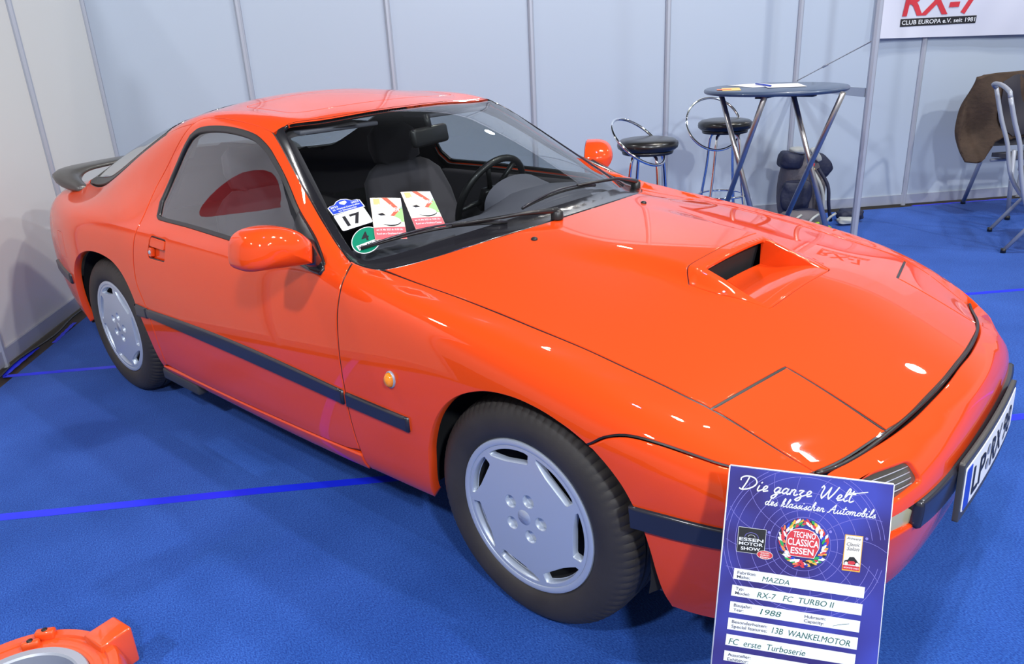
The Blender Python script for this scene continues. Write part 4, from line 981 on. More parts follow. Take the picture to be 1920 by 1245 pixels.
# rear wing
def wing():
    P=[]
    path=[(-2.90,-.618,.828,.014,.05),(-2.95,-.622,.836,.026,.07),(-3.02,-.626,.853,.034,.10),(-3.085,-.612,.878,.030,.135),(-3.13,-.56,.892,.022,.15),(-3.155,-.48,.900,.017,.15),(-3.175,-.3,.908,.015,.145),(-3.185,0,.914,.015,.145)]
    path=path+[(a,-b,c,d,e) for a,b,c,d,e in path[:-1][::-1]]
    ctr=catmull([p[:3] for p in path],.03,False,60)
    th=catmull([(p[3],p[4],0) for p in path],.03,False,170)
    n=len(ctr);par=[np.linalg.norm(np.array(path[i][:3])-np.array(path[i-1][:3])) for i in range(1,len(path))];cum=np.concatenate([[0],np.cumsum(par)])
    cc=np.concatenate([[0],np.cumsum([np.linalg.norm(ctr[i]-ctr[i-1]) for i in range(1,n)])]);cc=cc/cc[-1]*cum[-1]
    tt=np.interp(cc,cum,[p[3] for p in path]);ww=np.interp(cc,cum,[p[4] for p in path])
    V=[];m=16
    for i in range(n):
        a=ctr[max(0,i-1)];b=ctr[min(n-1,i+1)];t=Vector(b-a).normalized();side=t.cross(Vector((0,0,1))).normalized();up=side.cross(t)
        for k in range(m):
            an=2*math.pi*k/m;ca,sa=math.cos(an),math.sin(an)
            sx=math.copysign(abs(ca)**.75,ca)*ww[i]*.5;sz=math.copysign(abs(sa)**.8,sa)*tt[i]*(1.0 if sa>0 else .8)
            V.append(Vector(ctr[i])+side*sx+up*(sz)+Vector((0,0,-.12*sx if False else 0)))
    F=[(i*m+k,(i+1)*m+k,(i+1)*m+(k+1)%m,i*m+(k+1)%m) for i in range(n-1) for k in range(m)]+[tuple(range(m)),tuple((n-1)*m+k for k in range(m))[::-1]]
    MB().add(V,F).build('rear_spoiler',M['spoiler'],car)
wing()
# ---------------- wheels
def wheel(x,y,side,front):
    sg_=-1 if side<0 else 1
    # local frame: X forward, Y up, Z outward
    O=Vector((x,sg_*y,.303));Mx=Matrix(((1,0,0,O.x),(0,0,sg_,O.y),(0,1,0,O.z),(0,0,0,1)))
    def fixn(V):return V
    root=MB();R=.203
    root.lathe([(.170,-.150),(.176,-.02),(.186,-.012),(.187,-.004),(.190,.002),(.198,.0045),(.2045,.002),(.2065,-.004),(.205,-.012),(.196,-.018),(.190,-.15)],96,Mx)
    # face disc with seven slots and five lug wells
    loops=[[(.189*math.cos(a),.189*math.sin(a)) for a in np.linspace(0,2*math.pi,120,endpoint=False)]]
    for k in range(7):
        f0=math.radians(131-51.43*k);P=[]
        pol=lambda r,d:(r*math.cos(f0-math.radians(d)),r*math.sin(f0-math.radians(d)))
        for d in range(3,46,4):P.append(pol(.1785,d))
        P+=[pol(.1765,46.5),pol(.156,47.2),pol(.1525,46)]
        a,b=np.array(pol(.1525,46)),np.array(pol(.150,17));P+=[tuple(a+(b-a)*t) for t in (.25,.5,.75,1)]
        P+=[pol(.160,9),pol(.171,3.5)]
        loops.append(P)
    for k in range(5):
        a=math.radians(146+72*k);c=(.052*math.cos(a),.052*math.sin(a));loops.append([(c[0]+.0168*math.cos(t),c[1]+.0168*math.sin(t)) for t in np.linspace(0,2*math.pi,24,endpoint=False)])
    pl=Plane(O+Vector((0,sg_*.001,0)),(1,0,0),(0,0,1),lambda u,v:(lambda r:(.0+.004*(1-(r/.19)**2),-.008*u/.0361,-.008*v/.0361))(math.hypot(u,v)))
    pl.n=Vector((0,sg_,0))
    def mk(name,L,mt,par,**k):
        return panel(name,pl,L,mt,par,dense=True,gap=0,**k)
    rim=root.build('wheel',M['wheel'],car,angle=45)
    f=mk('wheel_face',loops,M['wheel'],rim,res=.016,depth=.022,bev=.0018)
    for k in range(5):
        a=math.radians(146+72*k);c=O+Vector((.052*math.cos(a),sg_*-.010,.052*math.sin(a)))
        MB().lathe([(.0172,.0),(.014,-.003),(0,-.004)],20,Matrix.Translation(c)@Matrix(((1,0,0,0),(0,0,sg_,0),(0,1,0,0),(0,0,0,1)))).build('lug_well',M['wheel'],rim)
    cap=MB().lathe([(.0215,.0035),(.0205,.005),(0,.0052)],32,Mx).build('wheel_cap',M['wheel'],rim)
    if side<0:text_on('cap_text','MAZDA',O+Vector((-.016,-.0085,-.004)),(1,0,0),(0,0,1),.032,.008,M['alu'],rim,lift=.0005)
    dk=MB().lathe([(0,-.045),(.10,-.045),(.168,-.10),(.176,-.02)],48,Mx);dk.build('brake_disc',M['wheeldark'],rim)
    # tyre
    prof=[(.1985,-.022),(.2025,-.006),(.212,.004),(.228,.0105),(.250,.0125),(.270,.0085),(.284,.000),(.294,-.010),(.3005,-.022),(.3035,-.036)]
    g=[]
    for zc in (-.062,-.098,-.134):g+=[(.3065,zc+.0055),(.2995,zc+.004),(.2995,zc-.004),(.3065,zc-.0055)]
    prof+=g+[(.3035,-.162),(.3005,-.176),(.285,-.198),(.25,-.21),(.2,-.185)]
    seg=84*4;V=[];n=len(prof)
    for k in range(seg):
        a=2*math.pi*k/seg
        for i,(r,z) in enumerate(prof):
            if k%4==0 and (6<=i<=9 ) :r-=.0035*(1 if i>=7 else .5)
            X=r*math.cos(a+z*.0);Y=r*math.sin(a)
            if Y<-.3025:Y=-.3025
            V.append((X,Y,z))
    F=[(k*n+i,((k+1)%seg)*n+i,((k+1)%seg)*n+i+1,k*n+i+1) for k in range(seg) for i in range(n-1)]
    MB().add(V,F,Mx).build('tyre',M['tyre'],rim,angle=38)
    # dark well around the wheel
    MB().lathe([(.352,-.005),(.368,-.05),(.372,-.30),(0,-.30)],40,Mx,ang=(-.16,math.pi+.16)).build('wheel_arch_liner',M['well'],car)
for sx in (-1,1):
    wheel(0.0,.806,sx,True);wheel(-2.345,.800,sx,False)
# ---------------- licence plate
P0=Vector((.822,-.255,.352));ex=Vector((0,1,0));ey=Vector((-.03,0,1)).normalized()
def bend(u,v):
    c=(u-.262);return (-.10*c*c,-.20*c,0)
pb=Plane(P0,ex,ey,bend);
H=rloop([(-.012,-.022),(.536,-.022),(.536,.128),(-.012,.128)],.008,4)
hold=panel('licence_plate_holder',pb,[catmull(H,.02,True,30)],M['plastic'],car,dense=True,gap=0,depth=.012,back=True,res=.03)
pw=Plane(P0+Vector((.002,0,0)),ex,ey,bend)
plate=panel('licence_plate',pw,[catmull(rloop([(0,0),(.524,0),(.524,.112),(0,.112)],.007,4),.02,True,30)],M['white'],car,dense=True,gap=0,depth=.002,res=.03)
pe=Plane(P0+Vector((.0032,0,0)),ex,ey,bend)
panel('country_band',pe,[catmull(rloop([(.004,.004),(.044,.004),(.044,.108),(.004,.108)],.005,3),.01,True,30)],M['blue_ink'],plate,dense=True,gap=0,depth=.001,bev=.0002,res=.01)
def curved_text(name,s,u0,v0,w,h,m,par,**k):
    V,F=bezier_text(s,w,h,**k);pl=Plane(P0+Vector((.0036,0,0)),ex,ey,bend)
    return link(name,[pl.ev(u0+a[0],v0+a[1])[0] for a in V],F,m,par,False)
curved_text('plate_text','LP',.062,.018,.105,.076,M['ink'],plate,bold=.01)
curved_text('plate_text','RX',.225,.018,.115,.076,M['ink'],plate,bold=.01)
curved_text('plate_text','98',.365,.018,.105,.076,M['ink'],plate,bold=.01)
for v in (.038,.078):
    V=[pe.ev(.194+.014*math.cos(a),v+.014*math.sin(a))[0]+Vector((.0006,0,0)) for a in np.linspace(0,2*math.pi,20,endpoint=False)]
    link('plate_seal',V,[tuple(range(20))],M['alu'],plate,False)
# ---------------- inner shell: dark lining behind the panels
def shell():
    co,no,ff=master(3)
    keep=[]
    sw=[(-1.80,.84),(-.80,.80),(-1.28,1.10),(-1.75,1.145)]
    for f in ff:
        c=co[list(f)].mean(0);x,y,z=c
        if abs(y)>.45 and z>.83 and inside((x,z),[(-1.87,.80),(-.72,.78),(-1.26,1.13),(-1.50,1.17),(-1.76,1.17)]):continue
        if inside((x,abs(y)),[(-1.24,-.1),(-1.25,.51),(-.72,.67),(-.52,.3),(-.48,-.1)]) and z>.82:continue
        if inside((x,abs(y)),[(-2.06,-.1),(-2.06,.56),(-2.62,.60),(-2.9,.5),(-2.97,-.1)]) and z>.84:continue
        if abs(y)>.45 and min(math.hypot(x,z-.3),math.hypot(x+2.345,z-.3))<.37:continue
        if x>.6 and z<.56:continue
        if x>-.4 and abs(y)<.3 and z>.7:continue
        keep.append(f)
    P=co-no*.034
    o=link('cabin_lining',P,keep,M['cabin'],car)
shell()
# ---------------- cabin
def seat(y,name='front_seat'):
    def slab(prof,w,nm,par,mt):
        # prof: list of (x,z,thick,width) centre line -> rounded slab
        V=[];m=20;n=len(prof)
        for i,(x,z,t,wd) in enumerate(prof):
            a=prof[max(0,i-1)];b=prof[min(n-1,i+1)];tx,tz=b[0]-a[0],b[1]-a[1];l=math.hypot(tx,tz);nx,nz=tz/l,-tx/l
            for k in range(m):
                an=2*math.pi*k/m;c,s=math.cos(an),math.sin(an);c=math.copysign(abs(c)**.5,c);s=math.copysign(abs(s)**.7,s)
                bol=.03*abs(c)**4
                V.append((x+nx*(t*s*.5+bol),y+c*wd*.5,z+nz*(t*s*.5+bol)))
        F=[(i*m+k,i*m+(k+1)%m,(i+1)*m+(k+1)%m,(i+1)*m+k) for i in range(n-1) for k in range(m)]+[tuple(range(m))[::-1],tuple((n-1)*m+k for k in range(m))]
        return MB().add(V,F).build(nm,mt,par,angle=60)
    s=slab([(-1.56,.36,.10,.40),(-1.60,.45,.13,.48),(-1.65,.58,.13,.50),(-1.70,.72,.12,.49),(-1.74,.82,.11,.44),(-1.76,.865,.09,.34),(-1.765,.89,.04,.26)],.5,name,car,M['seat'])
    slab([(-1.765,.88,.05,.16),(-1.77,.90,.08,.25),(-1.785,.96,.095,.27),(-1.80,1.02,.085,.25),(-1.81,1.045,.04,.18)],.3,'headrest',s,M['seat'])
    slab([(-1.02,.40,.05,.36),(-1.05,.42,.12,.48),(-1.25,.41,.15,.50),(-1.5,.37,.14,.50),(-1.6,.36,.06,.4)],.5,'seat_cushion',s,M['seat'])
seat(-.36);seat(.36)
# dashboard
D=[(-1.02,.60),(-1.03,.70),(-1.00,.755),(-.93,.785),(-.80,.80),(-.66,.80),(-.56,.79),(-.50,.74)]
V=[];ys=np.linspace(-.70,.70,25)
for yy in ys:
    k=.035*math.exp(-((yy-.36)/.2)**4)
    ed=.0 if abs(yy)<.5 else (abs(yy)-.5)*.45
    for i,(x,z) in enumerate(D):V.append((x-ed*(i>3)-.02*(i<3)*0,yy,z+(k*1.6 if 2<=i<=4 else 0)-ed*.12))
n=len(D);F=[(j*n+i,(j+1)*n+i,(j+1)*n+i+1,j*n+i+1) for j in range(24) for i in range(n-1)]
MB().add(V,F).build('dashboard',M['dash'],car)
# instrument hood
V=[];F=[];m=16
for j,x in enumerate((-1.02,-.99,-.93,-.86,-.80)):
    r=(1,1,.96,.8,.45)[j]
    for k in range(m+1):
        a=math.pi*k/m;V.append((x,.36-.19*r*math.cos(a),.765+.115*r*math.sin(a)**.8-.01*j))
for j in range(4):
    for k in range(m):F.append((j*(m+1)+k,j*(m+1)+k+1,(j+1)*(m+1)+k+1,(j+1)*(m+1)+k))
MB().add(V,F).build('instrument_hood',M['dash'],car)
# steering wheel
c=Vector((-1.16,.36,.775));ax=Vector((-.90,0,.42)).normalized();e1=Vector((0,1,0));e2=ax.cross(e1)
sw=MB().tube([c+e1*.185*math.cos(a)+e2*.185*math.sin(a) for a in np.linspace(0,2*math.pi,48,endpoint=False)],.0145,12,True).build('steering_wheel',M['rubber'],car)
hb=MB().box((0,0,0),(.10,.13,.04),Matrix(((e2.x,e1.x,ax.x,c.x),(e2.y,e1.y,ax.y,c.y),(e2.z,e1.z,ax.z,c.z),(0,0,0,1))),bev=.012)
for a in (.15,math.pi-.15,-1.1,-2.04):hb.tube([c+e1*.04*math.cos(a)+e2*.04*math.sin(a),c+e1*.18*math.cos(a)+e2*.18*math.sin(a)],.011,8)
hb.build('wheel_hub',M['rubber'],sw);MB().tube([c,c-ax*.25],.025,12).build('steering_column',M['rubber'],sw)
# rear-view mirror
mr=MB().box((0,0,0),(.03,.23,.068),Matrix.Translation((-1.115,0,1.075))@Matrix.Rotation(.25,4,'Z')@Matrix.Rotation(-.15,4,'Y'),bev=.014).build('rear_view_mirror',M['rubber'],car)
MB().tube([(-1.115,0,1.10),(-1.13,0,1.15)],.010,8).build('mirror_stalk',M['rubber'],mr)
# door cards, tunnel, floor, parcel shelf, headlining
for s in (-1,1):
    MB().box((-1.28,s*.735,.60),(1.15,.05,.40),bev=.02).build('door_card',M['cabin'],car)
MB().box((-1.2,0,.38),(1.3,.22,.22),bev=.04).build('centre_console',M['cabin'],car)
MB().box((-1.3,0,.24),(2.2,1.36,.04)).build('cabin_floor',M['cabin'],car)
MB().box((-2.48,0,.62),(1.0,1.1,.04)).build('luggage_floor',M['cabin'],car)
# roll of the sun visors
for y in (-.3,.3):
    MB().box((-1.33,y,1.13),(.17,.34,.016),Matrix.Identity(4),bev=.006).build('sun_visor',M['dash'],car)
# wipers
def wiper(hub,mid,tip,bl0,bl1):
    def on(x,y,h=0):
        p,n=T.ev(x,y);return p+n*h
    a=on(*hub,.012);b=on(*mid,.03);c_=on(*tip,.022)
    w=MB().tube([a,on(*hub,.03),b,c_],[.011,.010,.006,.005],8);w.lathe([(.02,-.01),(.02,.012),(.012,.02),(0,.02)],16,Matrix.Translation(a)).build('windshield_wiper',M['rubber'],car);o=bpy.data.objects[-1] if False else [q for q in bpy.data.objects if q.name.startswith('windshield_wiper')][-1]
    n=14;P=[];Q=[]
    for i in range(n+1):
        t=i/n;x=bl0[0]+(bl1[0]-bl0[0])*t;y=bl0[1]+(bl1[1]-bl0[1])*t;P.append(on(x,y,.007));Q.append(on(x,y,.010+.010*math.sin(math.pi*t)))
    MB().tube(P,.0045,6).build('wiper_blade',M['rubber'],o)
    MB().tube(Q,.0035,6).build('blade_holder',M['molding'],o)
wiper((-.428,-.115),(-.485,-.22),(-.590,-.42),(-.735,-.655),(-.510,-.26))
wiper((-.640,.665),(-.595,.44),(-.548,.14),(-.533,-.162),(-.560,.27))
# ---------------- the information board on its stand
TL=Vector((.5289,-.8254,.6451));s1=Vector((.8522,.517,-.0806)).normalized();s2=Vector((.131,-.3598,-.9238));s2=(s2-s1*s2.dot(s1)).normalized();sn=s1.cross(-s2)
sp=lambda u,v,l=0:TL+s1*u+s2*v+sn*l
SW,SH=.2817,.400
M['signblue']=mat('board_blue_violet',(.040,.035,.26),.3,coat=.5,cr=.1)
def signmat():
    m=M['signblue'];nt=m.node_tree;b=nt.nodes['Principled BSDF'];g=nt.nodes.new('ShaderNodeTexCoord');n=nt.nodes.new('ShaderNodeTexNoise');n.inputs['Scale'].default_value=5.5;n.inputs['Detail'].default_value=2
    r=nt.nodes.new('ShaderNodeValToRGB');r.color_ramp.elements[0].position=.38;r.color_ramp.elements[1].position=.62;r.color_ramp.elements[0].color=(.030,.020,.16,1);r.color_ramp.elements[1].color=(.045,.06,.42,1)
    nt.links.new(g.outputs['Object'],n.inputs[0]);nt.links.new(n.outputs['Fac'],r.inputs[0]);nt.links.new(r.outputs[0],b.inputs['Base Color'])
signmat()
sg_=thing('information_board','blue and white printed exhibition board with handwritten car details standing before the front bumper','sign',(.66,-.86,0))
def SM(name,V2,F,m,l=.0006,par=None):
    o=link(name,[sp(u,v,l) for u,v in V2],F,m,None,False);return loc(sg_,o) if par is None else setpar(o,par)
def setpar(o,par):o.parent=par;o.matrix_parent_inverse=par.matrix_world.inverted() if False else Matrix.Translation(-sg_.location);return o
P=[(0,0),(SW,0),(SW,SH),(0,SH)]
brd=loc(sg_,link('board',[sp(u,v,0) for u,v in P]+[sp(u,v,-.004) for u,v in P],[(0,1,2,3)[::-1],(4,5,6,7),(0,1,5,4),(1,2,6,5),(2,3,7,6),(3,0,4,7)],M['signblue'],None,False))
bm=bmesh.new();bm.from_mesh(brd.data);bmesh.ops.recalc_face_normals(bm,faces=bm.faces);bm.to_mesh(brd.data);bm.free()
e=.0012
edge=MB()
for a,b_ in (((0,0),(SW,0)),((0,0),(0,SH)),((SW,0),(SW,SH))):edge.tube([sp(*a,-.002),sp(*b_,-.002)],.0022,6)
loc(sg_,edge.build('board_edge',M['white']))
def stext(name,s,a,b_,h,m,l=.0009,**k):
    V,F=bezier_text(s,math.hypot(b_[0]-a[0],b_[1]-a[1]),h,**k);d=Vector((b_[0]-a[0],b_[1]-a[1]));d.normalize()
    return SM(name,[(a[0]+d.x*x+d.y*y,a[1]+d.y*x-d.x*y) for x,y,_ in V],F,m,l)
M['globeline']=mat('pale_violet_print',(.22,.20,.62),.4);M['green_ink']=mat('green_marker',(.0,.10,.065),.5);M['greyprint']=mat('grey_print',(.06,.065,.09),.5)
M['cream']=mat('cream_print',(.78,.74,.66),.5);M['gold']=mat('gold_print',(.85,.45,.05),.5);M['green']=mat('green_print',(.02,.35,.08),.5)
# globe: circles and meridians, clipped to the board
def strip(name,pts,w,m,l=.0004,par=None):
    runs=[];cur=[]
    for p in pts:
        if 0.001<p[0]<SW-.001 and .001<p[1]<SH-.002:cur.append(p)
        else:
            if len(cur)>2:runs.append(cur)
            cur=[]
    if len(cur)>2:runs.append(cur)
    V=[];F=[]
    for r in runs:
        b0=len(V)
        for i,p in enumerate(r):
            a,b_=r[max(0,i-1)],r[min(len(r)-1,i+1)];dx,dy=b_[0]-a[0],b_[1]-a[1];q=math.hypot(dx,dy)+1e-9;nx,ny=-dy/q*w/2,dx/q*w/2
            V+=[(p[0]+nx,p[1]+ny),(p[0]-nx,p[1]-ny)]
        F+=[(b0+2*i,b0+2*i+1,b0+2*i+3,b0+2*i+2) for i in range(len(r)-1)]
    return SM(name,V,F,m,l) if V else None
gc=(.1385,.125)
for r in (.047,.059,.072,.092,.118,.132,.139):
    strip('globe_circle',[(gc[0]+r*math.cos(a),gc[1]+r*1.02*math.sin(a)) for a in np.linspace(.2 if r>.1 else 0,6.1 if r>.1 else 6.2832,90)],.0008,M['globeline'])
for k in range(16):
    a=k*math.pi/8+.12;strip('globe_meridian',[(gc[0]+(.047+t*.095)*math.cos(a+.25*t*t),gc[1]+(.047+t*.095)*math.sin(a+.25*t*t)) for t in np.linspace(0,1,14)],.0007,M['globeline'])
GL={'D':(.78,[[(.22,.95),(.18,.5),(.10,.04)],[(-.12,.66),(-.13,.86),(.10,1.02),(.48,.92),(.66,.58),(.50,.20),(.12,.0),(-.06,.08)]]),
'i':(.24,[[(.06,.44),(.03,.12),(.08,0),(.24,.12)],[(.10,.60),(.11,.64),(.13,.68),(.14,.70)]]),'e':(.30,[[(0,.12),(.17,.24),(.21,.40),(.12,.45),(.04,.24),(.10,.02),(.30,.12)]]),
'g':(.38,[[(.26,.38),(.13,.44),(.02,.2),(.09,.02),(.20,.14),(.28,.43),(.23,0),(.12,-.36),(.0,-.38),(.0,-.26),(.14,-.08),(.38,.12)]]),
'a':(.38,[[(.26,.38),(.13,.44),(.02,.2),(.09,.02),(.20,.14),(.27,.43),(.24,.10),(.29,.0),(.38,.12)]]),
'n':(.38,[[(.05,.43),(.03,.2),(.02,0)],[(.03,.2),(.14,.43),(.22,.38),(.20,.08),(.26,0),(.38,.12)]]),
'm':(.56,[[(.05,.43),(.03,.2),(.02,0)],[(.03,.2),(.13,.43),(.20,.38),(.18,0)],[(.18,.2),(.30,.43),(.38,.38),(.36,.08),(.43,0),(.56,.12)]]),
'z':(.36,[[(0,.36),(.07,.43),(.22,.42),(.07,.12),(.16,.06),(.19,-.12),(.09,-.36),(-.05,-.30),(.10,-.10),(.36,.12)]]),
'W':(.86,[[(.02,.80),(.08,.98),(.15,.85),(.13,.3),(.20,.02),(.34,.4),(.46,.92),(.45,.3),(.52,.02),(.68,.5),(.80,1.0)]]),
'l':(.24,[[(0,.12),(.14,.5),(.20,.9),(.13,.98),(.07,.6),(.06,.1),(.12,0),(.24,.12)]]),
't':(.27,[[(.12,.85),(.06,.3),(.07,.04),(.14,0),(.27,.12)],[(-.06,.56),(.26,.62)]]),
'd':(.42,[[(.25,.38),(.12,.44),(.02,.2),(.09,.02),(.20,.14),(.35,.95)],[(.35,.95),(.26,.3),(.26,.06),(.32,0),(.42,.12)]]),
's':(.28,[[(0,.10),(.13,.30),(.18,.45),(.17,.30),(.22,.14),(.13,.0),(.03,.05)],[(.16,.02),(.28,.12)]]),
'k':(.38,[[(0,.12),(.14,.5),(.20,.9),(.13,.98),(.07,.6),(.05,0)],[(.06,.18),(.18,.42),(.25,.36),(.11,.22),(.24,.02),(.38,.12)]]),
'c':(.28,[[(.22,.36),(.14,.44),(.04,.25),(.08,.03),(.16,.0),(.28,.12)]]),
'h':(.40,[[(0,.12),(.14,.5),(.20,.9),(.13,.98),(.07,.6),(.04,0)],[(.05,.2),(.16,.43),(.24,.38),(.22,.08),(.28,0),(.40,.12)]]),
'A':(.66,[[(-.06,.02),(.06,.06),(.42,.98)],[(.42,.98),(.42,.4),(.44,.06),(.52,0),(.66,.12)],[(.10,.38),(.50,.44)]]),
'u':(.42,[[(.05,.43),(.03,.10),(.10,0),(.22,.16),(.28,.43)],[(.28,.43),(.26,.08),(.32,0),(.42,.12)]]),
'o':(.32,[[(.15,.44),(.02,.25),(.07,.02),(.19,.08),(.23,.34),(.15,.44),(.20,.36),(.32,.38)]]),
'b':(.34,[[(0,.12),(.14,.5),(.20,.9),(.13,.98),(.07,.6),(.06,.06),(.13,0),(.23,.14),(.20,.38),(.34,.36)]]),' ':(.26,[])}
def script(text,a,width,h,w):
    adv=sum(GL[c][0] for c in text);sx=width/(adv*h)*1.0;x=0
    for ch_ in text:
        ad,st=GL[ch_]
        for P_ in st:
            Q=catmull([(px*sx*h+py*h*.30,py*h) for px,py in P_],h*.05,False,80)
            strip('headline',[(a[0]+x*sx*h+q[0],a[1]-q[1]) for q in Q],w,M['white'],.0010+.0001*(len(P_)%3))
        x+=ad
script('Die ganze Welt',(.0200,.0400),.196,.0245,.0024)
script('des klassischen Automobils',(.0655,.0632),.190,.0160,.0017)
strip('headline',[(.208,.0235),(.222,.0228),(.240,.0185)],.0016,M['white'],.001)
rows=[(.1838,.2062),(.2144,.2370),(.2446,.2676),(.2745,.2985),(.3046,.3273),(.3349,.3556)]
for i,(a,b_) in enumerate(rows):
    x0=.0236-.0007*i;x1=.2497-.0012*i
    SM('white_field',[(x0,a+.0004),(x1,a+.0030),(x1-.0006,b_+.0006),(x0-.0006,b_-.0022)],[(0,1,2,3)[::-1]],M['white'],.0007)
T_=[('Fabrikat:',(0.03,0.1938),(0.0624,0.1935),.0057,'p'),('Make:',(0.0296,0.2012),(0.0525,0.2013),.0054,'p'),('MAZDA',(0.0738,0.201),(0.1212,0.2017),.0093,'h'),
('Typ:',(0.0294,0.223),(0.0442,0.2229),.0055,'p'),('Model:',(0.0291,0.2311),(0.0545,0.2315),.0057,'p'),('RX-7   FC  TURBO II',(0.0677,0.2315),(0.2007,0.231),.0105,'h'),
('Baujahr:',(0.029,0.2537),(0.0602,0.2539),.0057,'p'),('Year:',(0.0288,0.2617),(0.0465,0.2616),.0054,'p'),('1988',(0.0755,0.2608),(0.1121,0.2613),.0105,'h'),('Hubraum:',(0.1528,0.2559),(0.1886,0.2553),.0056,'p'),('Capacity:',(0.1521,0.2636),(0.1866,0.264),.0057,'p'),
('Besonderheiten:',(0.0283,0.2839),(0.0897,0.284),.0057,'p'),('Special features:',(0.0281,0.2924),(0.0904,0.2921),.0058,'p'),('13B  WANKELMOTOR',(0.0988,0.2914),(0.2335,0.2952),.0112,'h'),
('FC  erste  Turboserie',(0.0259,0.3225),(0.1597,0.3241),.0113,'h'),('Aussteller:',(0.0264,0.3441),(0.0667,0.3442),.0057,'p'),('Exhibitor:',(0.0265,0.3526),(0.0631,0.3524),.0057,'p')]
for s,a,b_,h,k in T_:
    if k=='p':stext('printed_text',s,a,b_,h,M['greyprint'],.0011,bold=.008)
    else:stext('handwriting',s,a,b_,h,M['green_ink'],.0011,shear=.2,bold=-.002)
strip('handwriting',[(.2018,.2635),(.210,.2598),(.2289,.2552)],.0007,M['green_ink'],.0011)
def poly(name,P,m,l):return SM(name,P,[tuple(range(len(P)))[::-1]],m,l)
def ell(cx,cy,rx,ry,n=28):return [(cx+rx*math.cos(2*math.pi*k/n),cy+ry*math.sin(2*math.pi*k/n)) for k in range(n)]
poly('logo_frame',[(.0243,.1081),(.0733,.1081),(.0733,.1540),(.0243,.1540)],M['white'],.0008)
poly('black_logo',[(.0249,.1087),(.0727,.1087),(.0727,.1534),(.0249,.1534)],M['ink'],.0010)
stext('logo_text','ESSEN',(.0272,.1324),(.0698,.1320),.0058,M['white'],.0012,bold=.02);stext('logo_text','MOTOR',(.0272,.1403),(.0696,.1396),.0058,M['white'],.0012,bold=.02);stext('logo_text','SHOW',(.0315,.1490),(.0655,.1480),.0058,M['white'],.0012,bold=.02)
strip('logo_arc',[(.0485+.012*math.cos(a),.1255+.009*math.sin(a)) for a in np.linspace(math.pi,2*math.pi,14)],.0007,M['globeline'],.0012);strip('logo_arc',[(.0485+.006*math.cos(a),.1245+.004*math.sin(a)) for a in np.linspace(math.pi,2*math.pi,12)],.0006,M['white'],.0012)
poly('oval_badge',ell(.0742,.1535,.0142,.0078),M['cream'],.0013);poly('oval_badge',ell(.0742,.1535,.0134,.0070),M['redprint'],.0015)
for i,s in enumerate(('GROSSE','MARKEN','ESSEN')):stext('badge_text',s,(.0665,.1512+.0040*i),(.082,.1512+.0040*i),.0026,M['cream'],.0017,bold=.02)
# wreath of small flags around the red shield
random.seed(4);cols=[M['white'],M['redprint'],M['white'],M['blue_ink'],M['redprint'],M['gold'],M['green'],M['ink'],M['white'],M['redprint'],M['orange']]
gcx,gcy=.1385,.1235
for k in range(96):
    a=2*math.pi*k/48+random.uniform(-.05,.05);r=(.0405 if k<48 else .0355)+random.uniform(-.002,.002);c=(gcx+r*math.cos(a),gcy+.98*r*math.sin(a));t=a+math.pi/2+random.uniform(.2,.9)*(1 if math.cos(a)>0 else -1)
    L_,W_=random.uniform(.0048,.0068),random.uniform(.0020,.0030);ct,st_=math.cos(t),math.sin(t)
    poly('wreath_flag',[(c[0]+ct*x-st_*y,c[1]+st_*x+ct*y) for x,y in ((-L_,0),(-L_*.3,-W_),(L_,-W_*.4),(L_*.8,W_*.6),(-L_*.2,W_))],cols[random.randrange(len(cols))],.0012+.00001*k)
SHD=[(.1097,.1131),(.1130,.107),(.1156,.1037),(.1230,.0995),(.1344,.0975),(.145,.0985),(.1539,.1015),(.1605,.107),(.1645,.113),(.1655,.1285),(.1620,.137),(.1580,.1475),(.1181,.1475),(.1130,.138),(.1090,.1295)]
poly('red_shield',[(gcx+(u-gcx)*1.035,gcy+(v-gcy)*1.035) for u,v in SHD],M['white'],.0024);poly('red_shield',SHD,M['redprint'],.0026)
stext('shield_text','TECHNO',(.1195,.1133),(.1583,.1138),.0108,M['white'],.0028,bold=.02);stext('shield_text','CLASSICA',(.1111,.1282),(.1647,.1282),.0125,M['white'],.0028,bold=.02);stext('shield_text','ESSEN',(.1177,.1432),(.1571,.1430),.0116,M['white'],.0028,bold=.02)
poly('card_frame',[(.2083,.0979),(.2388,.0975),(.2385,.162),(.2078,.162)],M['gold'],.0008);poly('card_face',[(.2096,.0992),(.2376,.0989),(.2373,.1520),(.2091,.1520)],M['cream'],.0010)
poly('card_band',[(.2088,.1520),(.2374,.1520),(.2372,.1600),(.2087,.1600)],M['redprint'],.0010)
for s,a,b_,h in (('Antwerp',(.2112,.1056),(.2353,.1060),.0046),('Classic',(.2122,.1170),(.2348,.1166),.0061),('Salon',(.213,.1254),(.2341,.1250),.0069)):stext('card_text',s,a,b_,h,M['greyprint'],.0012,shear=.35)
stext('card_text','antwerp expo',(.2105,.1575),(.2360,.1575),.0036,M['white'],.0012)
poly('card_car',[(.2100,.1485),(.2110,.144),(.2160,.1425),(.2190,.137),(.2260,.136),(.2300,.140),(.2330,.144),(.2365,.147),(.2360,.1500),(.2105,.1505)],M['ink'],.0012)
poly('card_car',[(.2165,.1470),(.2180,.1440),(.2270,.1435),(.2300,.1470),(.2260,.1500),(.2190,.1500)],M['redprint'],.0014)
for u in (.2140,.2325):poly('card_car',ell(u,.1490,.0030,.0034,14),M['white'],.0015)
for u,v in ((.0781,.1119),(.1829,.0967),(.2448,.1010)):poly('registered_mark',ell(u,v,.0026,.0026,16),M['globeline'],.001)
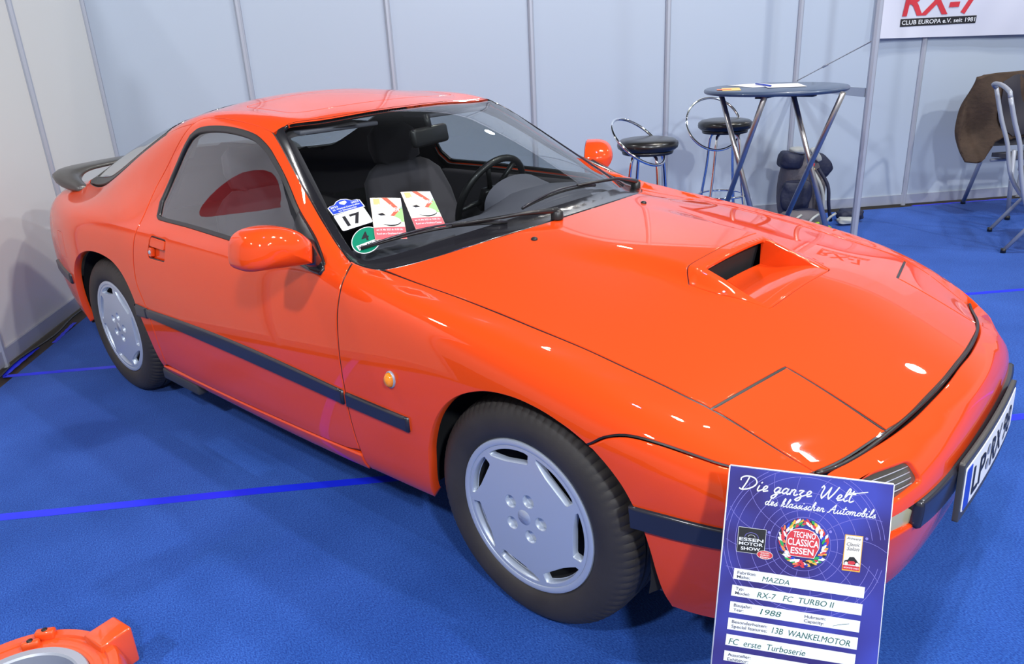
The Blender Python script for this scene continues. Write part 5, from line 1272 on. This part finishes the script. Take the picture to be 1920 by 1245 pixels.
# stand behind the board
f0=sp(SW/2,SH*.45,-.012)
st_=MB();base=Vector((f0.x,f0.y,0));st_.tube([f0,Vector((f0.x+.03,f0.y-.05,f0.z-.25)),base+Vector((.03,-.05,.012))],.009,10)
st_.lathe([(0,0),(.12,0),(.12,.008),(.02,.014),(0,.014)],32,Matrix.Translation(base+Vector((.03,-.05,0))));loc(sg_,st_.build('stand_pole',M['steel'],angle=40))
# ---------------- papers and stickers behind the windscreen
def tri2(L):return L
TG=Body('top')
class Sheet2:
    # sheet lying against the inside of the screen: local metres, a = corner, e1/e2 axes in plan, depth below the glass
    def __init__(s,c,ex,ey,off):s.c=c;s.ex=ex;s.ey=ey;s.off=off
    def ev(s,u,v):
        p,n=TG.ev(s.c[0]+s.ex[0]*u+s.ey[0]*v,s.c[1]+s.ex[1]*u+s.ey[1]*v);return p+n*s.off,n
def gl_poly(name,S,P,m,par,l=0,dense=False):
    Q=P if dense else catmull(P,.012,True,20)
    V=[];k=len(Q);V2,nb,T_=triangulate([[np.array(p[:2]) for p in Q]],.02)
    for u,v in V2:
        p,n=S.ev(u,v);V.append(p+n*l)
    F=[t if (V[t[1]]-V[t[0]]).cross(V[t[2]]-V[t[0]]).z>0 else t[::-1] for t in T_]
    return link(name,V,F,m,par,False)
def gl_text(name,S,s,u,v,w,h,m,par,l,**k):
    V,F=bezier_text(s,w,h,**k);Q=[]
    for a in V:
        p,n=S.ev(u+a[0],v+a[1]);Q.append(p+n*l)
    return link(name,Q,F,m,par,False)
def frame(a,b_,d):
    # a=top-left,b=top-right,d=bottom-left (plan); returns unit axes: x right, y up
    ex=(b_[0]-a[0],b_[1]-a[1]);ey=(a[0]-d[0],a[1]-d[1]);return ex,ey
# number sticker: white plate with 17, blue arched top
S17=Sheet2((-.820,-.649),((-.776+.820)*1,(-.566+.649)*1),(-.881+.820,-.634+.649),.0004)
w17=gl_poly('number_sticker',S17,rloop([(0,0),(1,0),(1.0,1),(0,1)],.08,3),M['white'],wg,0,False)
gl_text('number_17',S17,'17',.22,.20,.56,.60,M['ink'],wg,.0008,bold=.03)
S18=Sheet2((-.884,-.631),(-.837+.884,-.549+.631),(-.918+.884,-.625+.631),.0006)
arch=[(0,0),(1,0),(1.0,.80),(.92,.92),(.78,.95),(.66,1.22),(.50,1.34),(.34,1.22),(.22,.95),(.08,.92),(0,.8)]
gl_poly('event_sticker',S18,[(.5+(u-.5)*1.06,.6+(v-.6)*1.10) for u,v in arch],M['white'],wg,0)
gl_poly('event_sticker_blue',S18,arch,M['blue_ink'],wg,.0004)
gl_text('event_text',S18,'2023',.04,.62,.24,.20,M['white'],wg,.0008,bold=.02);gl_text('event_text',S18,'2023',.72,.62,.24,.20,M['white'],wg,.0008,bold=.02)
gl_text('event_text',S18,'23. Wankel-Ostertreffen',.06,.34,.88,.17,M['white'],wg,.0008,bold=.02);gl_text('event_text',S18,'am Dinosaurier',.2,.08,.6,.17,M['white'],wg,.0008,bold=.02)
gl_poly('event_shield',S18,[(.40,1.12),(.60,1.12),(.62,.9),(.5,.68),(.38,.9)],M['white'],wg,.0008)
# green badge
SG=Sheet2((-.747,-.622),(.0,1),(-1,0),.0004)
M['badgegreen']=mat('green_badge',(.0,.22,.12),.4)
gl_poly('green_badge',SG,[(.046*math.cos(a),.042*math.sin(a)) for a in np.linspace(0,2*math.pi,36,endpoint=False)],M['white'],wg,0,True)
gl_poly('green_badge_face',SG,[(.0435*math.cos(a),.0395*math.sin(a)) for a in np.linspace(0,2*math.pi,36,endpoint=False)],M['badgegreen'],wg,.0004,True)
SG2=Sheet2((-.747,-.622),(.42,.90),(-.90,.42),.0004)
gl_text('badge_digit',SG2,'4',-.012,-.002,.022,.030,M['ink'],wg,.0010,bold=.02)
gl_poly('badge_label',SG2,[(-.030,-.026),(.034,-.026),(.036,-.008),(-.034,-.008)],M['white'],wg,.0008)
gl_text('badge_text',SG2,'FR-AX 7',-.028,-.022,.056,.011,M['ink'],wg,.0012,bold=.01)
# two flyers tucked behind the screen
M['flygreen']=mat('flyer_green',(.32,.66,.22),.5);M['flyred']=mat('flyer_red',(.82,.12,.07),.5);M['flypink']=mat('flyer_red_pink',(.85,.12,.14),.5);M['flysky']=mat('flyer_pale_blue',(.55,.62,.80),.5);M['flyor']=mat('flyer_orange',(.90,.52,.22),.5);M['flybase']=mat('flyer_cream',(.84,.76,.62),.5)
def flyer(a,b_,d,label):
    ex=(b_[0]-a[0],b_[1]-a[1]);ey=(a[0]-d[0],a[1]-d[1]);S=Sheet2(d,ex,ey,.0045)
    o=gl_poly('paper_flyer',S,[(0,0),(1,0),(1,1),(0,1)],M['flybase'],None,0);tag(o,label,'flyer',None)
    def P(n,Q,m,l):return gl_poly(n,S,Q,m,o,l,False)
    P('green_field',[(.42,.40),(.995,.40),(.995,.80),(.86,.70)],M['flygreen'],.0003);P('blue_field',[(.70,.995),(.995,.995),(.995,.70),(.90,.74)],M['flysky'],.0003)
    P('red_arrow',[(.38,.995),(.56,.995),(.93,.70),(.56,.44),(.44,.44),(.78,.70)],M['flyred'],.0005)
    P('orange_square',[(.10,.83),(.30,.83),(.30,.97),(.10,.97)],M['flyor'],.0005);P('red_field',[(.005,.005),(.995,.005),(.995,.28),(.005,.28)],M['flypink'],.0004)
    P('car_drawing',[(.06,.50),(.20,.60),(.42,.56),(.70,.53),(.88,.46),(.90,.40),(.78,.35),(.55,.33),(.30,.36),(.10,.42)],M['white'],.0007)
    P('car_shadow',[(.30,.36),(.55,.33),(.78,.35),(.90,.40),(.89,.37),(.76,.32),(.54,.30)],M['ink'],.0008);P('car_window',[(.18,.59),(.34,.62),(.44,.56),(.28,.55)],M['ink'],.0009)
    gl_text('flyer_title',S,'Alltags',.16,.76,.50,.085,M['white'],o,.0012,shear=.25,bold=.02);gl_text('flyer_title',S,'KLASSIKER',.10,.65,.80,.095,M['white'],o,.0012,shear=.25,bold=.03)
    gl_text('flyer_text',S,'am 14. Mai 2023 ab 10.00 Uhr',.08,.20,.84,.045,M['white'],o,.0010,bold=.01);gl_text('flyer_text',S,'Rund um s Grashaus-Center',.08,.11,.84,.045,M['white'],o,.0010,bold=.01)
    return o
flyer((-.843,-.518),(-.777,-.451),(-.725,-.606),'colourful paper flyer behind the windscreen, the one next to the white 17 sticker')
flyer((-.794,-.435),(-.738,-.362),(-.664,-.498),'colourful paper flyer behind the windscreen, the one nearer the steering wheel')
